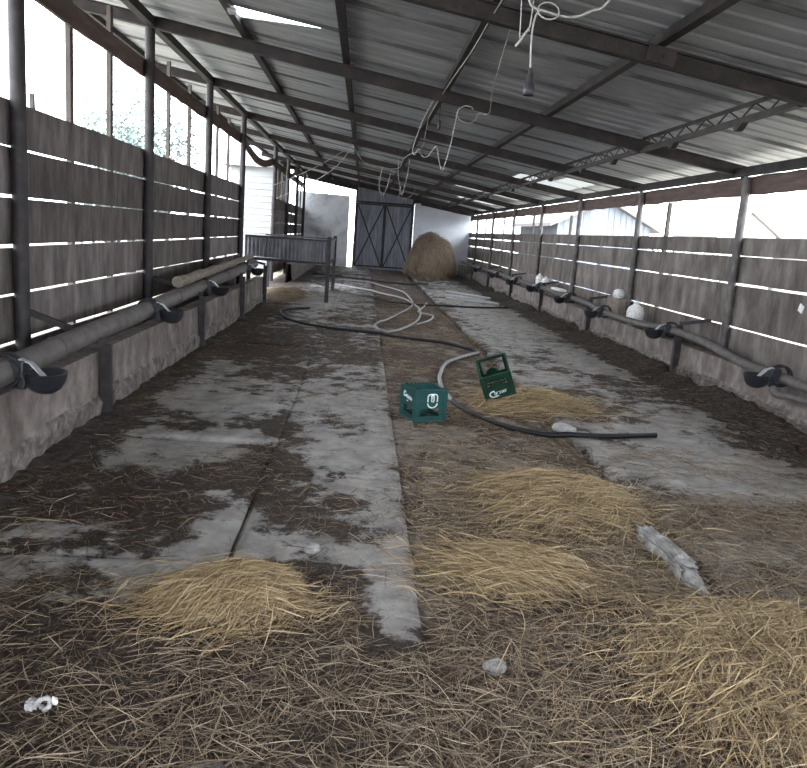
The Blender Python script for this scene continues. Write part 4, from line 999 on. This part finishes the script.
m = MB(); m.lathe([(.001, .30), (.004, .29), (.004, .12), (.016, .11), (.02, .03), (.012, 0), (.001, 0)], (.82, 9.8, RP(.82) - .45), 12); tag(m.build('lamp_socket', MT['socket']), 'small dark lamp socket hanging beside the zigzag cable', 'lamp socket')
cable([(.72, 17.05, RP(.72) - .15), (.66, 17, 2.97), (.45, 17, 2.92), (.24, 17, 2.94), (-.1, 17, 3.02), (-.35, 17.05, RP(-.35) - .15)], .008, 'pale cable sagging between two far purlins')
cable([(.62, 17.05, RP(.62) - .15), (.64, 17, 2.8), (.68, 17, 2.62), (.74, 17, 2.40), (.79, 17, 2.6), (.83, 17, 2.8), (.86, 17.05, RP(.86) - .15)], .008, 'narrow cable loop hanging far down the ceiling')
cable([(.36, 20.7, RP(.36) - .15), (.30, 20.6, 2.75), (.42, 20.6, 2.55), (.52, 20.6, 2.8), (.60, 20.7, RP(.6) - .15)], .009, 'small cable loop hanging before the corrugated gate')
cable([(1.05, 24.4, RP(1.05) - .15), (.98, 24.3, 2.72), (1.08, 24.3, 2.62), (1.35, 24.3, 2.75), (1.5, 24.4, RP(1.5) - .15)], .012, 'pale cable bundle above the right gate leaf', 'greycable')
cable([(-.36, 17.05, RP(-.36) - .15), (-.9, 16.9, 2.95), (-1.4, 17.0, 2.68), (-2.0, 17.1, 2.4), (XL + .05, 17.2, 2.18)], .006, 'thin wire running from the ceiling to the left doorway post')
cable([(-.34, 17.05, RP(-.34) - .15), (-.7, 17.8, 2.95), (-1.2, 19.0, 2.7), (-1.9, 21.0, 2.5), (XL + .05, 22.95, 2.3)], .006, 'thin wire running from the ceiling past the left doorway')
# skylight edge strap near bright gap
m = MB(); m.box((-1.45, 8.48, RP(-1.45) + .0), (.09, .12, .04)); tag(m.build('roof_clip', MT['galv']), 'pale metal clip at the bright roof gap', 'clip')

# ------------------------------------------------------------------ outside
def siding_house():
    t = thing('siding_building', 'white clapboard building outside the left doorway', 'building', (-5.2, 31, -.1))
    m = MB(); x0, x1, y = -4.95, -3.25, 29.5; z = -.1; k = 0
    while z < 3.55:
        m.add([(x0, y - .03, z), (x1, y - .03, z), (x1, y, z + .24), (x0, y, z + .24), (x1, y, z), (x0, y, z)], [(0, 1, 2, 3), (0, 5, 4, 1)]); z += .225
    m.build('siding', MT['siding'], t)
    m = MB(); m.box(((x0 + x1) / 2, y + 2.1, 1.75), (x1 - x0, 4.0, 3.7)); m.build('walls', MT['siding'], t)
    m = MB(); m.add([(x0 - .3, y - .3, 3.6), (x1 + .05, y - .3, 3.6), (x1 + .05, y + 2.1, 4.5), (x0 - .3, y + 2.1, 4.5), (x0 - .3, y + 4.4, 3.6), (x1 + .05, y + 4.4, 3.6)], [(0, 1, 2, 3), (3, 2, 5, 4), (0, 3, 4), (1, 5, 2), (0, 4, 5, 1)]); m.build('roof', MT['tile'], t)
siding_house()
def gable(name, label, x0, x1, y0, y1, zw, za, wm, rm, planks=False):
    t = thing(name, label, 'building', ((x0 + x1) / 2, (y0 + y1) / 2, -.12)); xm = (x0 + x1) / 2
    m = MB()
    if planks:
        n = int((x1 - x0) / .2)
        for i in range(n):
            a = x0 + (x1 - x0) * i / n; b = x0 + (x1 - x0) * (i + 1) / n - .012
            h = lambda x: zw + (za - zw) * (1 - abs(x - xm) / ((x1 - x0) / 2))
            m.add([(a, y0, -.12), (b, y0, -.12), (b, y0, h(b)), (a, y0, h(a)), (a, y0 + .03, -.12), (b, y0 + .03, -.12), (b, y0 + .03, h(b)), (a, y0 + .03, h(a))], [(0, 1, 2, 3), (7, 6, 5, 4), (0, 3, 7, 4), (1, 5, 6, 2), (3, 2, 6, 7)])
        m.build('planks', wm, t); m = MB()
    e = .04 if planks else 0
    m.add([(x0, y0 + e, -.12), (x1, y0 + e, -.12), (x1, y0 + e, zw), (xm, y0 + e, za), (x0, y0 + e, zw), (x0, y1, -.12), (x1, y1, -.12), (x1, y1, zw), (xm, y1, za), (x0, y1, zw)], [(0, 1, 2, 3, 4), (9, 8, 7, 6, 5), (0, 4, 9, 5), (1, 6, 7, 2)]); m.build('walls', wm, t)
    m = MB(); ov = .3
    for s in (-1, 1):
        xe = xm + s * ((x1 - x0) / 2 + ov); ze = za - (za - zw) * ((x1 - x0) / 2 + ov) / ((x1 - x0) / 2)
        m.add([(xm, y0 - ov, za + .02), (xe, y0 - ov, ze + .02), (xe, y1 + ov, ze + .02), (xm, y1 + ov, za + .02), (xm, y0 - ov, za + .14), (xe, y0 - ov, ze + .14), (xe, y1 + ov, ze + .14), (xm, y1 + ov, za + .14)], [(3, 2, 1, 0), (4, 5, 6, 7), (0, 1, 5, 4), (1, 2, 6, 5), (2, 3, 7, 6), (3, 0, 4, 7)])
    m.build('roof', rm, t); return t
gable('plank_shed', 'pale plank shed with a gable roof outside the right wall', 6.1, 9.1, 25, 31, 2.3, 3.05, MT['barn'], MT['tile'], True)
gable('house', 'faint gabled house far beyond the nearest right post', 18.1, 21.2, 40, 46, 2.8, 3.9, MT['render'], MT['tile'])
gable('house', 'pale roofed house at the far right edge outside', 21.6, 27.4, 36, 44, 1.9, 3.9, MT['render'], MT['tile'])

def tree(loc, h, seed, label, leafy, spread=.5, trunk=.14):
    rr = random.Random(seed); t = thing('bare_tree' if not leafy else 'leafy_tree', label, 'tree', loc, 'trees outside the barn')
    m = MB(); tips = []
    def grow(p, d, L, r, lev):
        n = 4; pts = [p]; q = p; dd = d
        for i in range(n):
            dd = (dd + Vector((rr.uniform(-1, 1), rr.uniform(-1, 1), rr.uniform(-.3, .6))) * .16).normalized(); q = q + dd * L / n; pts.append(q)
        m.tube(pts, [r * (1 - .45 * i / n) for i in range(n + 1)], 5 if lev < 2 else 4, False)
        if lev >= 4: tips.append(q); return
        for k in range(3 if lev else 5):
            s = rr.uniform(.4, 1); b = pts[min(n, max(1, int(s * n)))]
            nd = (dd * .65 + Vector((rr.uniform(-1, 1), rr.uniform(-1, 1), rr.uniform(-.1, .7))) * spread * 1.5).normalized()
            grow(b, nd, L * rr.uniform(.55, .78), r * .5, lev + 1)
        tips.append(q)
    grow(Vector(loc), Vector((0, 0, 1)), h * .38, trunk, 0)
    m.build('trunk', MT['bark'], t)
    if leafy:
        P = np.array([tuple(p) for p in tips]); n = leafy; c = P[RNG.integers(0, len(P), n)] + RNG.normal(0, .28, (n, 3))
        u = RNG.normal(0, 1, (n, 3)); u /= np.linalg.norm(u, axis=1)[:, None]; v = np.cross(u, RNG.normal(0, 1, (n, 3))); v /= np.linalg.norm(v, axis=1)[:, None] + 1e-9
        s = RNG.uniform(.05, .10, n)[:, None]
        V = np.stack([c - u * s, c + v * s * .5, c + u * s, c - v * s * .5], 1).reshape(-1, 3); Q = np.arange(4 * n).reshape(-1, 4)
        b = np_mesh('foliage', V, Q, MT['leaf'], False, parent=t, loc=loc); b.location = (0, 0, 0); b['kind'] = 'stuff'
tree((-6.6, 24, -.12), 7.0, 3, 'pale leafy tree outside the second left window bay', 3500)
tree((-5.6, 19.5, -.12), 5.0, 8, 'bushy pale tree outside the third left window bay', 4000)
tree((-8.6, 31.5, -.12), 6.4, 12, 'pale tree rising behind the left doorway', 4000)
tree((11.6, 29, -.12), 4.6, 21, 'faint bare tree between the nearest two right posts', 0, .6, .08)
tree((14.2, 33, -.12), 4.2, 22, 'faint bare bush right of the plank shed', 0, .7, .06)
tree((13.4, 28, -.12), 3.6, 23, 'low faint bush left of the far gabled house', 0, .8, .06)
tree((21.0, 33, -.12), 4.4, 25, 'bare bush before the house at the right edge', 0, .8, .07)

for o in list(bpy.data.objects):
    if '_o' in o: del o['_o']
